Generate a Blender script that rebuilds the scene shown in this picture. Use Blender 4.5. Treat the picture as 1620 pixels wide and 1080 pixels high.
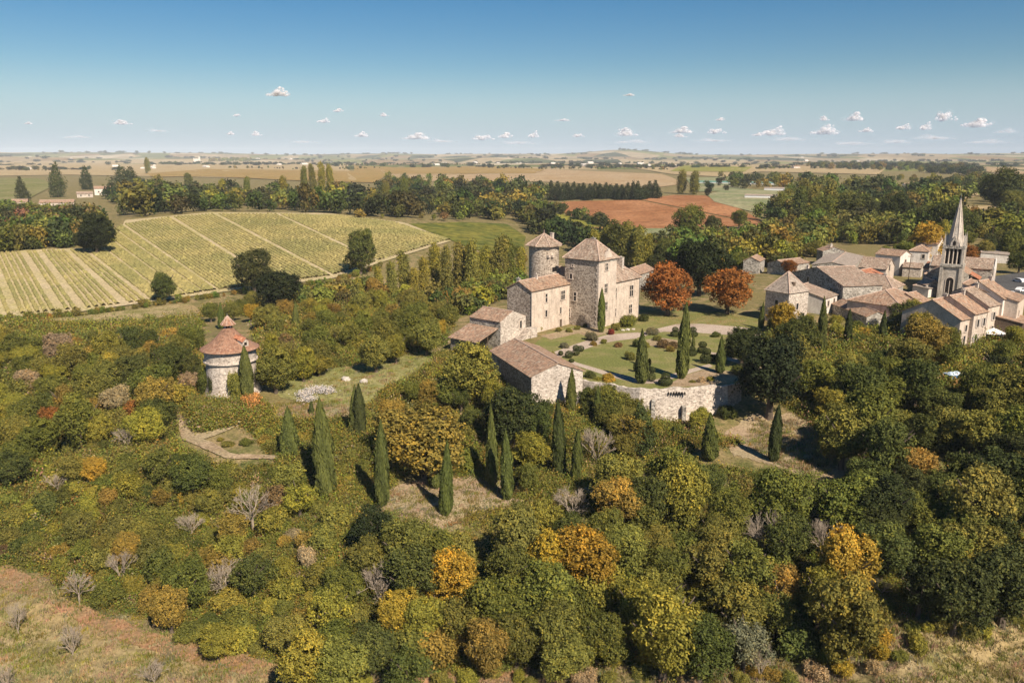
import bpy, math, random
import numpy as np
from mathutils import Vector
R_ = math.radians
random.seed(7); rng = np.random.default_rng(7)
for o in list(bpy.data.objects): bpy.data.objects.remove(o)
scene = bpy.context.scene
COL = scene.collection
# ------------------------------------------------------------------ camera, sky, sun, exposure
PITCH = 13.05; CAMZ = 42.0; FPX = 1260.0
cam = bpy.data.cameras.new('camera'); cam.lens = 28; cam.sensor_width = 36
cam.clip_start = 1; cam.clip_end = 120000
camo = bpy.data.objects.new('camera', cam); COL.objects.link(camo)
camo.location = (0, 0, CAMZ); camo.rotation_euler = (R_(90 - PITCH), 0, 0)
scene.camera = camo
SUN_EL, SUN_AZ = 43.0, 149.0          # azimuth clockwise from +Y
world = bpy.data.worlds.new('World'); scene.world = world; world.use_nodes = True
wn = world.node_tree; bg = wn.nodes['Background']
sky = wn.nodes.new('ShaderNodeTexSky'); sky.sky_type = 'NISHITA'; sky.sun_disc = False
sky.sun_elevation = R_(SUN_EL); sky.sun_rotation = R_(SUN_AZ)
sky.altitude = 300; sky.air_density = 1.0; sky.dust_density = 0.3; sky.ozone_density = 2.0
hs = wn.nodes.new('ShaderNodeHueSaturation'); hs.inputs['Saturation'].default_value = 1.5; hs.inputs['Value'].default_value = 1.0
wn.links.new(sky.outputs[0], hs.inputs['Color'])
gc = wn.nodes.new('ShaderNodeTexCoord'); gz_ = wn.nodes.new('ShaderNodeSeparateXYZ'); wn.links.new(gc.outputs['Generated'], gz_.inputs[0])
hr = wn.nodes.new('ShaderNodeValToRGB'); hr.color_ramp.interpolation = 'EASE'; wn.links.new(gz_.outputs['Z'], hr.inputs[0])   # pale lilac air near the horizon, all the way round
hr.color_ramp.elements[0].position = 0.0; hr.color_ramp.elements[0].color = (.8, .8, .8, 1); hr.color_ramp.elements[1].position = .11; hr.color_ramp.elements[1].color = (0, 0, 0, 1)
tnt = wn.nodes.new('ShaderNodeMix'); tnt.data_type = 'RGBA'; tnt.inputs[7].default_value = (5.5, 7.3, 9.6, 1)
wn.links.new(hr.outputs[0], tnt.inputs[0]); wn.links.new(hs.outputs[0], tnt.inputs[6]); wn.links.new(tnt.outputs[2], bg.inputs['Color'])
bg.inputs['Strength'].default_value = 0.052
sun = bpy.data.lights.new('sun', 'SUN'); sun.energy = 5.0; sun.angle = R_(0.5); sun.color = (1.0, 0.90, 0.76)
suno = bpy.data.objects.new('sun', sun); COL.objects.link(suno)
sd = Vector((math.sin(R_(SUN_AZ)) * math.cos(R_(SUN_EL)), math.cos(R_(SUN_AZ)) * math.cos(R_(SUN_EL)), math.sin(R_(SUN_EL))))
suno.rotation_euler = sd.to_track_quat('Z', 'Y').to_euler(); suno.location = (60, -60, 200)
vs = scene.view_settings; vs.view_transform = 'Standard'; vs.look = 'None'; vs.gamma = 1; vs.exposure = 0.58; vs.use_curve_mapping = False
scene.render.engine = 'CYCLES'
cy = scene.cycles; cy.max_bounces = 5; cy.diffuse_bounces = 2; cy.glossy_bounces = 2; cy.transmission_bounces = 2
cy.transparent_max_bounces = 24; cy.volume_bounces = 0; cy.caustics_reflective = False; cy.caustics_refractive = False

# ------------------------------------------------------------------ pixel <-> place helpers (1620 x 1080 grid of the photograph, used to find where things stand)
SP, CP = math.sin(R_(PITCH)), math.cos(R_(PITCH))
def ray(px, py):
    u = (px - 810) / FPX; v = (540 - py) / FPX
    return u, CP + v * SP, -SP + v * CP
def zc_of(p): return p[1] * CP + (CAMZ - p[2]) * SP
def proj(p):
    z = zc_of(p); yv = (p[2] - CAMZ) * CP + p[1] * SP
    return 810 + FPX * p[0] / z, 540 - FPX * yv / z
def at_z(px, py, z):
    a, b, c = ray(px, py); t = (z - CAMZ) / c
    return Vector((a * t, b * t, z))
def in_poly(x, y, P):
    x = np.asarray(x, float); y = np.asarray(y, float); c = np.zeros(x.shape, bool); n = len(P)
    for i in range(n):
        x0, y0 = P[i]; x1, y1 = P[i - 1]
        if y0 == y1: continue
        c ^= ((y0 > y) != (y1 > y)) & (x < (x1 - x0) * (y - y0) / (y1 - y0) + x0)
    return c
def dist_poly(x, y, P):
    d = np.full(np.shape(x), 1e9)
    for i in range(len(P)):
        ax, ay = P[i - 1]; bx, by = P[i]; dx, dy = bx - ax, by - ay
        t = np.clip(((x - ax) * dx + (y - ay) * dy) / (dx * dx + dy * dy + 1e-9), 0, 1)
        d = np.minimum(d, np.hypot(x - ax - t * dx, y - ay - t * dy))
    return d
def sst(t): t = np.clip(t, 0, 1); return t * t * (3 - 2 * t)

# ------------------------------------------------------------------ terrain heights
CT = [(0,1080,-17),(400,1080,-16.5),(800,1080,-16),(1200,1080,-15.5),(1620,1080,-14),(0,900,-15.5),(200,1000,-16),(1500,950,-11),
 (300,850,-12.5),(800,850,-12),(1200,850,-10.5),(1500,850,-9),(0,780,-11),(-150,900,-15),(1800,900,-9),
 (660,780,-9),(530,790,-9.3),(800,790,-9),(900,755,-7.8),(1000,740,-8),(370,700,-4.6),(200,700,-5.5),(0,690,-7),(450,720,-6),(300,640,-2.8),
 (360,630,-2),(560,610,-2.2),(650,575,-1.6),(500,640,-3.2),(600,680,-5),(740,680,-5.5),
 (1070,672,-5.6),(1200,690,-6),(960,665,-5),(870,650,-3.2),(1250,720,-6.8),(1300,740,-7.2),
 (1400,700,-5),(1600,700,-3.5),(1600,600,-.3),(1500,600,-.6),(1400,600,-2),(1280,570,-1),(1200,640,-4),
 (900,545,0),(1000,560,0),(1100,560,0),(1000,520,0),(860,600,-2),(800,600,-2.4),(750,560,-1.8),(1100,500,0),
 (640,470,-7),(560,500,-6),(700,500,-4.5),(450,520,-4.5),(250,525,-7),(0,530,-8),(-150,530,-9),(780,430,-9),(720,440,-9),(850,420,-8),
 (1060,505,0),(1150,510,0),(1220,500,0),(1300,480,0),(1400,470,0),(1500,470,0),(1600,500,0),(1800,500,0),(1400,400,0),(1580,372,1),(1250,400,-1),(1700,380,2),
 (800,395,-7),(700,370,-2),(660,355,2),(870,330,-1),(1030,364,-4.5),(1180,356,-3),(1100,312,4),(960,400,-7),(1080,390,-5),
 (600,292,2),(1100,276,5),(1400,272,6),(1600,287,6),(200,272,5),(100,300,2),(400,300,2),(850,290,3),(1250,300,3),(1400,320,2),
 (0,320,2),(-200,400,0),(-200,300,2),(1800,300,5),(400,264,7),(810,263,8),(1200,264,9),(0,263,7),(1600,268,9),(1900,264,8),(-300,263,7)]
ctl = []
for px, py, z in CT:
    p = at_z(px, py, z); ctl.append((math.atan2(p.x, p.y), math.log(math.hypot(p.x, p.y)), z))
ctl = np.array(ctl)
NA, NR = 420, 560
AZ = np.linspace(R_(-75), R_(75), NA); LR = np.linspace(math.log(22), math.log(12500), NR)
A2, L2 = np.meshgrid(AZ, LR, indexing='ij'); D2 = np.exp(L2); X2 = D2 * np.sin(A2); Y2 = D2 * np.cos(A2)
num = np.zeros_like(A2); den = np.zeros_like(A2)
for a, l, z in ctl:
    w = 1.0 / (((A2 - a) / .16) ** 2 + ((L2 - l) / .16) ** 2 + .05) ** 2.6
    num += w * z; den += w
Z2 = num / den
Z2 += .25 * np.sin(X2 * .31 + 1) * np.sin(Y2 * .27) * (D2 < 260) + 1.2 * np.sin(X2 * .021 + .5) * np.sin(Y2 * .017 + X2 * .006) * sst((D2 - 250) / 250)
# vineyard hillside (a plane that climbs away to a crest)
VPOLY = [(-380, 520), (-380, 395), (-100, 395), (60, 392), (190, 350), (330, 336), (520, 338), (640, 352), (715, 382), (600, 418), (530, 442), (345, 466), (130, 496), (0, 508), (-120, 523)]
def vplane(x, y): return -8 + .08 * (-.64 * x + .77 * y - 264)
def at_vplane(px, py):
    a, b, c = ray(px, py); t = (-8 - .08 * 264 - CAMZ) / (c - .08 * (-.64 * a + .77 * b)); return Vector((a * t, b * t, CAMZ + c * t))
vpw = [tuple(at_vplane(*p)[:2]) for p in VPOLY]
ins = in_poly(X2, Y2, vpw); dv = dist_poly(X2, Y2, vpw)
mv = np.where(ins, 1, 1 - sst(dv / (25 + .12 * D2)))
Z2 = Z2 * (1 - mv) + np.minimum(vplane(X2, Y2), 14) * mv
# flat castle terrace
TP = [(800,548),(842,528),(895,512),(1012,490),(1200,496),(1215,556),(1168,599),(1085,606),(1010,607),(912,596),(880,566),(845,560)]
tpw = [tuple(at_z(px, py, 0)[:2]) for px, py in TP]
ins = in_poly(X2, Y2, tpw); dt = dist_poly(X2, Y2, tpw)
mt = np.where(ins, 1, 1 - sst(dt / 3.2)); Z2 = Z2 * (1 - mt)
# far rolling hills
far = sst((D2 - 3200) / 2500)
hill = (18 * np.sin(A2 * 9 + 1) + 12 * np.sin(A2 * 23 + L2 * 6) + 9 * np.sin(A2 * 41 + L2 * 13 + 2) + 30 * np.sin(L2 * 16 + A2 * 3) + 14 * np.sin(L2 * 37 + A2 * 7))
rise = 46 * sst((D2 - 5000) / 4500) + 22 * sst((D2 - 8500) / 2500)
Z2 += far * (hill * .42 * sst((D2 - 3200) / 4000) + rise - 6)
for a0, d0, ww, hh in ((R_(7.6), 9200, .05, 42), (R_(27), 10000, .13, 18), (R_(-33), 9500, .05, 20), (R_(-22), 9800, .12, 16)):
    Z2 += far * hh * np.exp(-((A2 - a0) / ww) ** 2) * np.exp(-((L2 - math.log(d0)) / .13) ** 2)
def T(x, y):
    x = np.asarray(x, float); y = np.asarray(y, float)
    fa = np.clip((np.arctan2(x, y) - AZ[0]) / (AZ[1] - AZ[0]), 0, NA - 1.001); fr = np.clip((np.log(np.hypot(x, y) + 1e-6) - LR[0]) / (LR[1] - LR[0]), 0, NR - 1.001)
    i = fa.astype(int); j = fr.astype(int); a = fa - i; b = fr - j
    return Z2[i, j] * (1 - a) * (1 - b) + Z2[i + 1, j] * a * (1 - b) + Z2[i, j + 1] * (1 - a) * b + Z2[i + 1, j + 1] * a * b
TS = np.exp(np.linspace(math.log(35), math.log(13000), 700))
def Gv(px, py, h=0.0):
    """first meeting of the sight lines with the ground raised by h -> n x 3"""
    px = np.atleast_1d(np.asarray(px, float)); py = np.atleast_1d(np.asarray(py, float)); out = np.zeros((len(px), 3))
    hh = np.broadcast_to(np.asarray(h, float), px.shape)
    for s in range(0, len(px), 600):
        a, b, c = ray(px[s:s+600], py[s:s+600]); h_ = hh[s:s+600]
        X = a[:, None] * TS; Y = b[:, None] * TS; Zr = CAMZ + c[:, None] * TS
        below = Zr < T(X, Y) + h_[:, None]
        k = np.where(below.any(1), below.argmax(1), len(TS) - 1); k = np.maximum(k, 1)
        t0 = TS[k - 1].copy(); t1 = TS[k].copy()
        for _ in range(14):
            tm = .5 * (t0 + t1); bl = CAMZ + c * tm < T(a * tm, b * tm) + h_
            t1 = np.where(bl, tm, t1); t0 = np.where(bl, t0, tm)
        out[s:s+600] = np.stack([a * t1, b * t1, CAMZ + c * t1], 1)
    return out
def G(px, py, h=0.0): return Vector(Gv([px], [py], h)[0])

# ------------------------------------------------------------------ mesh helpers
def fast_mesh(name, verts, faces, shade=None, uv=None, smooth=False):
    """faces: n x k array"""
    me = bpy.data.meshes.new(name); verts = np.asarray(verts, np.float32); faces = np.asarray(faces, np.int32); n, k = faces.shape
    me.vertices.add(len(verts)); me.vertices.foreach_set('co', verts.ravel())
    me.loops.add(n * k); me.loops.foreach_set('vertex_index', faces.ravel())
    me.polygons.add(n); me.polygons.foreach_set('loop_start', np.arange(0, n * k, k, dtype=np.int32)); me.polygons.foreach_set('loop_total', np.full(n, k, np.int32))
    me.polygons.foreach_set('use_smooth', np.full(n, smooth, bool))
    if shade is not None:
        at = me.attributes.new('shade', 'FLOAT', 'FACE'); at.data.foreach_set('value', np.asarray(shade, np.float32))
    me.update(calc_edges=True); return me
class MB:
    def __init__(s): s.v = []; s.f = []; s.uv = []
    def add(s, vs, fs, uvs=None):
        b = len(s.v); s.v += [tuple(v) for v in vs]; s.f += [tuple(b + i for i in f) for f in fs]
        s.uv += uvs if uvs else [None] * len(fs); return s
    def box(s, x0, y0, z0, x1, y1, z1):
        return s.add([(x0,y0,z0),(x1,y0,z0),(x1,y1,z0),(x0,y1,z0),(x0,y0,z1),(x1,y0,z1),(x1,y1,z1),(x0,y1,z1)], [(3,2,1,0),(4,5,6,7),(0,1,5,4),(1,2,6,5),(2,3,7,6),(3,0,4,7)])
    def tube(s, p, q, r0, r1=None, n=6, caps=True):
        p = Vector(p); q = Vector(q); r1 = r0 if r1 is None else r1; d = (q - p).normalized() if (q - p).length > 1e-6 else Vector((0,0,1))
        a = d.orthogonal().normalized(); b = d.cross(a); vs = []
        for c, r in ((p, r0), (q, r1)): vs += [c + (a * math.cos(2*math.pi*i/n) + b * math.sin(2*math.pi*i/n)) * r for i in range(n)]
        fs = [(i, (i+1) % n, n + (i+1) % n, n + i) for i in range(n)]
        if caps: fs += [tuple(range(n))[::-1], tuple(range(n, 2*n))]
        return s.add(vs, fs)
    def lathe(s, prof, n=32, c=(0,0), a0=0, a1=2*math.pi, jit=0):
        full = abs(a1 - a0 - 2*math.pi) < 1e-6; m = n if full else n + 1; vs = []
        for r, z in prof:
            for i in range(m):
                a = a0 + (a1 - a0) * i / n; rr = r + (random.uniform(-jit, jit) if jit else 0)
                vs.append((c[0] + rr * math.cos(a), c[1] + rr * math.sin(a), z))
        fs = []; uvs = []
        L = 0
        for j in range(len(prof) - 1):
            dl = math.hypot(prof[j+1][0]-prof[j][0], prof[j+1][1]-prof[j][1])
            for i in range(n):
                i2 = (i + 1) % m; fs.append((j*m+i, j*m+i2, (j+1)*m+i2, (j+1)*m+i))
                r = max(prof[0][0], .5); uvs.append([(r*2*math.pi*i/n, L), (r*2*math.pi*(i+1)/n, L), (r*2*math.pi*(i+1)/n, L+dl), (r*2*math.pi*i/n, L+dl)])
            L += dl
        return s.add(vs, fs, uvs)
    def mesh(s, name, smooth=False):
        me = bpy.data.meshes.new(name); me.from_pydata(s.v, [], s.f); 
        if any(s.uv):
            ul = me.uv_layers.new(name='UVMap'); k = 0
            for poly, u in zip(me.polygons, s.uv):
                for j in range(poly.loop_total):
                    ul.data[poly.loop_start + j].uv = u[j] if u else (0, 0)
        if smooth: me.polygons.foreach_set('use_smooth', [True] * len(me.polygons))
        me.update(); return me
    def build(s, name, mat, parent=None, smooth=False):
        return link(name, s.mesh(name, smooth), mat, parent)
def link(name, me, mat=None, parent=None):
    o = bpy.data.objects.new(name, me); COL.objects.link(o)
    if mat is not None and len(me.materials) == 0: me.materials.append(mat)
    if parent is not None: o.parent = parent
    return o
def tag(o, label, cat, group=None):
    o['label'] = label; o['category'] = cat
    if group: o['group'] = group
    return o
def thing(name, label, cat, loc, rz=0, group=None):
    o = bpy.data.objects.new(name, None); COL.objects.link(o); o.location = loc; o.rotation_euler = (0, 0, rz); o.empty_display_size = .5
    return tag(o, label, cat, group)
def kind(o, k): o['kind'] = k; return o

# ------------------------------------------------------------------ materials
def newmat(name):
    m = bpy.data.materials.new(name); m.use_nodes = True; nt = m.node_tree; b = nt.nodes['Principled BSDF']
    b.inputs['Roughness'].default_value = .85; b.inputs['Specular IOR Level'].default_value = .2
    return m, nt, b
def nd(nt, t, **kw):
    n = nt.nodes.new(t)
    for k, v in kw.items():
        if k in n.inputs: n.inputs[k].default_value = v
        else: setattr(n, k, v)
    return n
def ramp(nt, src, stops, interp='LINEAR'):
    r = nt.nodes.new('ShaderNodeValToRGB'); cr = r.color_ramp; cr.interpolation = interp
    while len(cr.elements) < len(stops): cr.elements.new(1)
    for e, (p, c) in zip(cr.elements, stops): e.position = p; e.color = (*c, 1)
    nt.links.new(src, r.inputs[0]); return r.outputs[0]
def mix(nt, fac, a, b, mode='MIX'):
    n = nt.nodes.new('ShaderNodeMix'); n.data_type = 'RGBA'; n.blend_type = mode
    for s, v in ((0, fac), (6, a), (7, b)):
        if hasattr(v, 'links') or isinstance(v, bpy.types.NodeSocket): nt.links.new(v, n.inputs[s])
        else: n.inputs[s].default_value = v if s == 0 else (*v, 1)
    return n.outputs[2]
def pos(nt): return nt.nodes.new('ShaderNodeNewGeometry').outputs['Position']
def objc(nt): return nt.nodes.new('ShaderNodeTexCoord').outputs['Object']
def noise(nt, vec, scale, detail=4, rough=.55, out='Fac'):
    n = nd(nt, 'ShaderNodeTexNoise', Scale=scale, Detail=detail, Roughness=rough); nt.links.new(vec, n.inputs['Vector']); return n.outputs[out]
def math_(nt, op, a, b=None):
    n = nt.nodes.new('ShaderNodeMath'); n.operation = op
    for i, v in enumerate((a, b)):
        if v is None: continue
        if isinstance(v, bpy.types.NodeSocket): nt.links.new(v, n.inputs[i])
        else: n.inputs[i].default_value = v
    return n.outputs[0]
def bump(nt, b, h, strength, dist):
    n = nd(nt, 'ShaderNodeBump', Strength=strength, Distance=dist); nt.links.new(h, n.inputs['Height']); nt.links.new(n.outputs[0], b.inputs['Normal'])
def m_flat(name, c, rough=.8, var=.25, scale=1.5, metal=0):
    m, nt, b = newmat(name); n = noise(nt, objc(nt), scale)
    nt.links.new(ramp(nt, n, [(.3, tuple(x*(1-var) for x in c)), (.7, tuple(x*(1+var) for x in c))]), b.inputs['Base Color']); b.inputs['Roughness'].default_value = rough; b.inputs['Metallic'].default_value = metal
    return m
def m_ground(name, cols, s1, s2, s3=.03, bumpd=.15):
    """soil or grass: three colours mixed by noise of three sizes, in world metres"""
    m, nt, b = newmat(name); p = pos(nt)
    a = noise(nt, p, s1, 5, .6); c = noise(nt, p, s2, 4, .6); d = noise(nt, p, s3, 3, .5)
    k1 = mix(nt, ramp(nt, a, [(.38, (0,0,0)), (.62, (1,1,1))]), cols[0], cols[1])
    k2 = mix(nt, ramp(nt, d, [(.45, (0,0,0)), (.6, (1,1,1))]), k1, cols[2])
    k3 = mix(nt, ramp(nt, c, [(.3, (.62,.62,.62)), (.7, (1.35,1.35,1.35))]), (0,0,0), k2)
    n = nt.nodes.new('ShaderNodeMix'); 
    mul = mix(nt, 1.0, k2, ramp(nt, c, [(.28, (.55,.55,.55)), (.5, (1,1,1)), (.72, (1.4,1.4,1.35))]), 'MULTIPLY')
    nt.links.new(mul, b.inputs['Base Color']); bump(nt, b, c, .8, bumpd); b.inputs['Roughness'].default_value = .95; b.inputs['Specular IOR Level'].default_value = .05
    return m
def m_stone(name, dark, mid, light, cell=.42, contrast=1.0, mortar=None):
    m, nt, b = newmat(name); o = objc(nt)
    mp = nd(nt, 'ShaderNodeMapping'); mp.inputs['Scale'].default_value = (1, 1, 1.7); nt.links.new(o, mp.inputs['Vector']); v = mp.outputs[0]
    vo = nd(nt, 'ShaderNodeTexVoronoi', Scale=1/cell); nt.links.new(v, vo.inputs['Vector'])
    ve = nd(nt, 'ShaderNodeTexVoronoi', Scale=1/cell); ve.feature = 'DISTANCE_TO_EDGE'; nt.links.new(v, ve.inputs['Vector'])
    sep = nt.nodes.new('ShaderNodeSeparateColor'); nt.links.new(vo.outputs['Color'], sep.inputs[0])
    c = ramp(nt, sep.outputs[0], [(.08, dark), (.45, mid), (.9, light)])
    c = mix(nt, ramp(nt, ve.outputs['Distance'], [(.02, (.6,.6,.6)), (.1, (0,0,0))]), c, mortar or light)
    st = noise(nt, o, .35, 5, .65); c = mix(nt, 1.0, c, ramp(nt, st, [(.3, (.68,.66,.64)), (.5, (1,1,1)), (.75, (1.12,1.1,1.06))]), 'MULTIPLY')
    fn = noise(nt, o, 3.2, 3, .7); c = mix(nt, 1.0, c, ramp(nt, fn, [(.35, (.72,.72,.72)), (.6, (1.1,1.1,1.1))]), 'MULTIPLY')
    nt.links.new(c, b.inputs['Base Color']); bump(nt, b, ve.outputs['Distance'], .7 * contrast, .12)
    return m
def m_plaster(name, c, stain=.5):
    m, nt, b = newmat(name); o = objc(nt)
    a = noise(nt, o, .5, 6, .65); f = noise(nt, o, 2.4, 4, .7)
    mp = nd(nt, 'ShaderNodeMapping'); mp.inputs['Scale'].default_value = (1.3, 1.3, .18); nt.links.new(o, mp.inputs['Vector']); s = noise(nt, mp.outputs[0], 1.1, 4, .6)
    k = ramp(nt, a, [(.3, tuple(x*(1-.45*stain) for x in c)), (.5, c), (.72, tuple(min(.8, x*1.18) for x in c))])
    k = mix(nt, 1.0, k, ramp(nt, f, [(.36, (1-.42*stain,)*3), (.55, (1,1,1))]), 'MULTIPLY')
    k = mix(nt, 1.0, k, ramp(nt, s, [(.35, (1-.35*stain, 1-.37*stain, 1-.4*stain)), (.5, (1,1,1))]), 'MULTIPLY')
    nt.links.new(k, b.inputs['Base Color']); bump(nt, b, f, .4, .06); return m
def m_tile(name, cols, w=.34, l=.55, lichen=.35):
    """canal tiles: per-tile colour and channels, in metres along the eave (u) and up the slope (v)"""
    m, nt, b = newmat(name); uv = nt.nodes.new('ShaderNodeUVMap').outputs[0]
    sc = nd(nt, 'ShaderNodeVectorMath'); sc.operation = 'MULTIPLY'; sc.inputs[1].default_value = (1/w, 1/l, 1); nt.links.new(uv, sc.inputs[0])
    fl = nd(nt, 'ShaderNodeVectorMath'); fl.operation = 'FLOOR'; nt.links.new(sc.outputs[0], fl.inputs[0])
    w_ = nt.nodes.new('ShaderNodeTexWhiteNoise'); nt.links.new(fl.outputs[0], w_.inputs['Vector'])
    big = noise(nt, objc(nt), .55, 5, .65); mid = noise(nt, objc(nt), 1.9, 3, .6)
    n = len(cols); c = ramp(nt, w_.outputs['Value'], [(i / (n - 1), k) for i, k in enumerate(cols)])
    c = mix(nt, ramp(nt, big, [(.42, (0,0,0)), (.66, (lichen,)*3)]), c, (.2, .16, .11))
    c = mix(nt, 1.0, c, ramp(nt, mid, [(.33, (.62,.6,.6)), (.52, (1,1,1)), (.7, (1.22,1.18,1.12))]), 'MULTIPLY')
    nt.links.new(c, b.inputs['Base Color'])
    sx = nt.nodes.new('ShaderNodeSeparateXYZ'); nt.links.new(sc.outputs[0], sx.inputs[0])
    h = math_(nt, 'PINGPONG', sx.outputs[0], .5); h2 = math_(nt, 'FRACT', sx.outputs[1]); h3 = math_(nt, 'ADD', h, math_(nt, 'MULTIPLY', h2, -.5))
    bump(nt, b, h3, .75, .14); return m
def m_leaf(name, inst=False, trans=.20, tint=(1.5, 1.12, .6), amt=.5):
    m, nt, b = newmat(name)
    if inst:
        a = nt.nodes.new('ShaderNodeAttribute'); a.attribute_type = 'INSTANCER'; a.attribute_name = 'col'; base = a.outputs['Color']
    else: base = nt.nodes.new('ShaderNodeObjectInfo').outputs['Color']
    s = nt.nodes.new('ShaderNodeAttribute'); s.attribute_name = 'shade'; sh = s.outputs['Fac']
    tn = mix(nt, 1.0, base, tint, 'MULTIPLY')
    k = mix(nt, ramp(nt, sh, [(.5, (0,0,0)), (1, (amt,)*3)]), base, tn)
    k = mix(nt, 1.0, k, ramp(nt, sh, [(0, (.5,.52,.5)), (.5, (1,1,1)), (1, (1.5,1.45,1.3))]), 'MULTIPLY')
    nt.links.new(k, b.inputs['Base Color']); b.inputs['Roughness'].default_value = .6; b.inputs['Specular IOR Level'].default_value = .10
    t = nt.nodes.new('ShaderNodeBsdfTranslucent'); nt.links.new(k, t.inputs['Color'])
    ms = nt.nodes.new('ShaderNodeMixShader'); ms.inputs[0].default_value = trans
    nt.links.new(b.outputs[0], ms.inputs[1]); nt.links.new(t.outputs[0], ms.inputs[2]); nt.links.new(ms.outputs[0], nt.nodes['Material Output'].inputs['Surface'])
    return m
M = {}
M['leaf'] = m_leaf('leaf'); M['leaf_inst'] = m_leaf('leaf_scatter', True)
M['needle'] = m_leaf('needle', trans=.05, tint=(1.3, 1.15, .8), amt=.4)
M['bark'] = m_flat('bark', (.12, .09, .065), .95, .4, 3)
M['twig'] = m_flat('pale_twig', (.34, .27, .2), .95, .25, 3)
M['ground'] = m_ground('dry_ground', ((.28,.20,.10), (.12,.115,.038), (.19,.15,.06)), .35, 2.2, .045)
M['farground'] = None
M['meadow'] = m_ground('meadow_grass', ((.34,.255,.135), (.19,.165,.06), (.29,.21,.10)), .22, 1.6, .06)
M['meadow_green'] = m_ground('mown_meadow', ((.27,.235,.10), (.165,.17,.05), (.22,.20,.075)), .22, 1.6, .06)
M['lawn'] = m_ground('lawn_grass', ((.17,.17,.05), (.24,.20,.085), (.155,.16,.048)), .3, 2.5, .12, .05)
M['gravel'] = m_ground('gravel', ((.40,.31,.24), (.46,.37,.29), (.34,.26,.2)), .9, 5, .1, .03)
M['dirt'] = m_ground('bare_dirt', ((.36,.26,.17), (.27,.19,.11), (.31,.24,.14)), .5, 2.5, .1)
M['redsoil'] = m_ground('red_soil_bank', ((.33,.18,.095), (.26,.17,.09), (.22,.17,.075)), .4, 2.0, .08)
M['soil'] = m_ground('vineyard_soil', ((.46,.36,.22), (.36,.30,.13), (.42,.33,.19)), .1, 1.3, .03)
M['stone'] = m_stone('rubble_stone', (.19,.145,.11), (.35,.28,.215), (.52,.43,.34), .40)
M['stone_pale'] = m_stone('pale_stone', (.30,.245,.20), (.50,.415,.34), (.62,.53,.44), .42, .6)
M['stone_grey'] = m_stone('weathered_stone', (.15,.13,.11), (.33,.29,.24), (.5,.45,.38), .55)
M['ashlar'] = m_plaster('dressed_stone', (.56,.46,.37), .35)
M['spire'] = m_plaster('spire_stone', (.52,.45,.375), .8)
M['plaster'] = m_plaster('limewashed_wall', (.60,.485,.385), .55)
M['white'] = m_plaster('white_wall', (.70,.62,.54), .4)
M['tile'] = m_tile('canal_tile', [(.22,.13,.085), (.41,.235,.145), (.42,.285,.195), (.31,.185,.12), (.48,.37,.27)], lichen=.45)
M['tile_red'] = m_tile('red_tile', [(.34,.12,.065), (.46,.19,.10), (.40,.155,.08), (.52,.26,.16)], lichen=.15)
M['tile_old'] = m_tile('old_tile', [(.21,.145,.105), (.38,.27,.195), (.32,.215,.155), (.46,.365,.28), (.27,.17,.115)], lichen=.5)
M['tile_grey'] = m_tile('grey_tile', [(.32,.255,.205), (.42,.345,.28), (.37,.295,.235), (.27,.215,.175)], lichen=.4)
M['tile_flat'] = m_tile('flat_tile', [(.27,.13,.08), (.37,.20,.125), (.31,.16,.10), (.41,.25,.17)], .3, .35, .2)
M['ridge'] = m_flat('ridge_tile', (.48,.34,.26), .9, .3, 2.5)
M['wood'] = m_flat('old_wood', (.11,.075,.05), .85, .35, 3)
M['shutter'] = m_flat('grey_shutter', (.33,.29,.26), .7, .2)
M['glass'] = m_flat('window_glass', (.02,.022,.025), .12, .3)
M['glass'].node_tree.nodes['Principled BSDF'].inputs['Specular IOR Level'].default_value = .5
M['dark'] = m_flat('dark_opening', (.018,.014,.012), .9, .3)
M['metal'] = m_flat('zinc', (.30,.29,.28), .5, .2, 1, .6)
M['whitepaint'] = m_flat('white_paint', (.72,.70,.68), .5, .08)
M['blue'] = m_flat('blue_plastic', (.05,.25,.62), .35, .15)
M['rock'] = m_flat('limestone', (.46,.40,.33), .95, .3, 4)
# ------------------------------------------------------------------ ground
def m_far():
    m, nt, b = newmat('patchwork_fields'); p = pos(nt)
    mp = nd(nt, 'ShaderNodeMapping'); mp.inputs['Scale'].default_value = (1, .45, 0); mp.inputs['Rotation'].default_value = (0, 0, .3); nt.links.new(p, mp.inputs['Vector'])
    vo = nd(nt, 'ShaderNodeTexVoronoi', Scale=1/260, Randomness=.9); nt.links.new(mp.outputs[0], vo.inputs['Vector'])
    s = nt.nodes.new('ShaderNodeSeparateColor'); nt.links.new(vo.outputs['Color'], s.inputs[0])
    c = ramp(nt, s.outputs[0], [(0, (.30,.22,.12)), (.2, (.36,.27,.15)), (.36, (.14,.145,.045)), (.5, (.05,.058,.02)), (.62, (.26,.17,.08)), (.74, (.20,.19,.06)), (.86, (.42,.34,.22)), (.94, (.08,.09,.03))], 'CONSTANT')
    n = noise(nt, p, .012, 4, .6); c = mix(nt, 1.0, c, ramp(nt, n, [(.3, (.7,.7,.7)), (.7, (1.2,1.2,1.2))]), 'MULTIPLY')
    nt.links.new(c, b.inputs['Base Color']); b.inputs['Specular IOR Level'].default_value = 0; return m
M['farground'] = m_far()
P3 = np.stack([X2, Y2, Z2], 2)
def grid_obj(name, j0, j1, mat):
    V = P3[:, j0:j1].reshape(-1, 3); n = j1 - j0
    i, j = np.meshgrid(np.arange(NA - 1), np.arange(n - 1), indexing='ij'); a = (i * n + j).ravel()
    o = link(name, fast_mesh(name, V, np.stack([a, a + 1, a + n + 1, a + n], 1), smooth=True), mat); return kind(o, 'structure')
JS = int(np.searchsorted(LR, math.log(2300)))
grid_obj('ground', 0, JS + 1, M['ground']); grid_obj('distant_hills', JS, NR, M['farground'])
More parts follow.
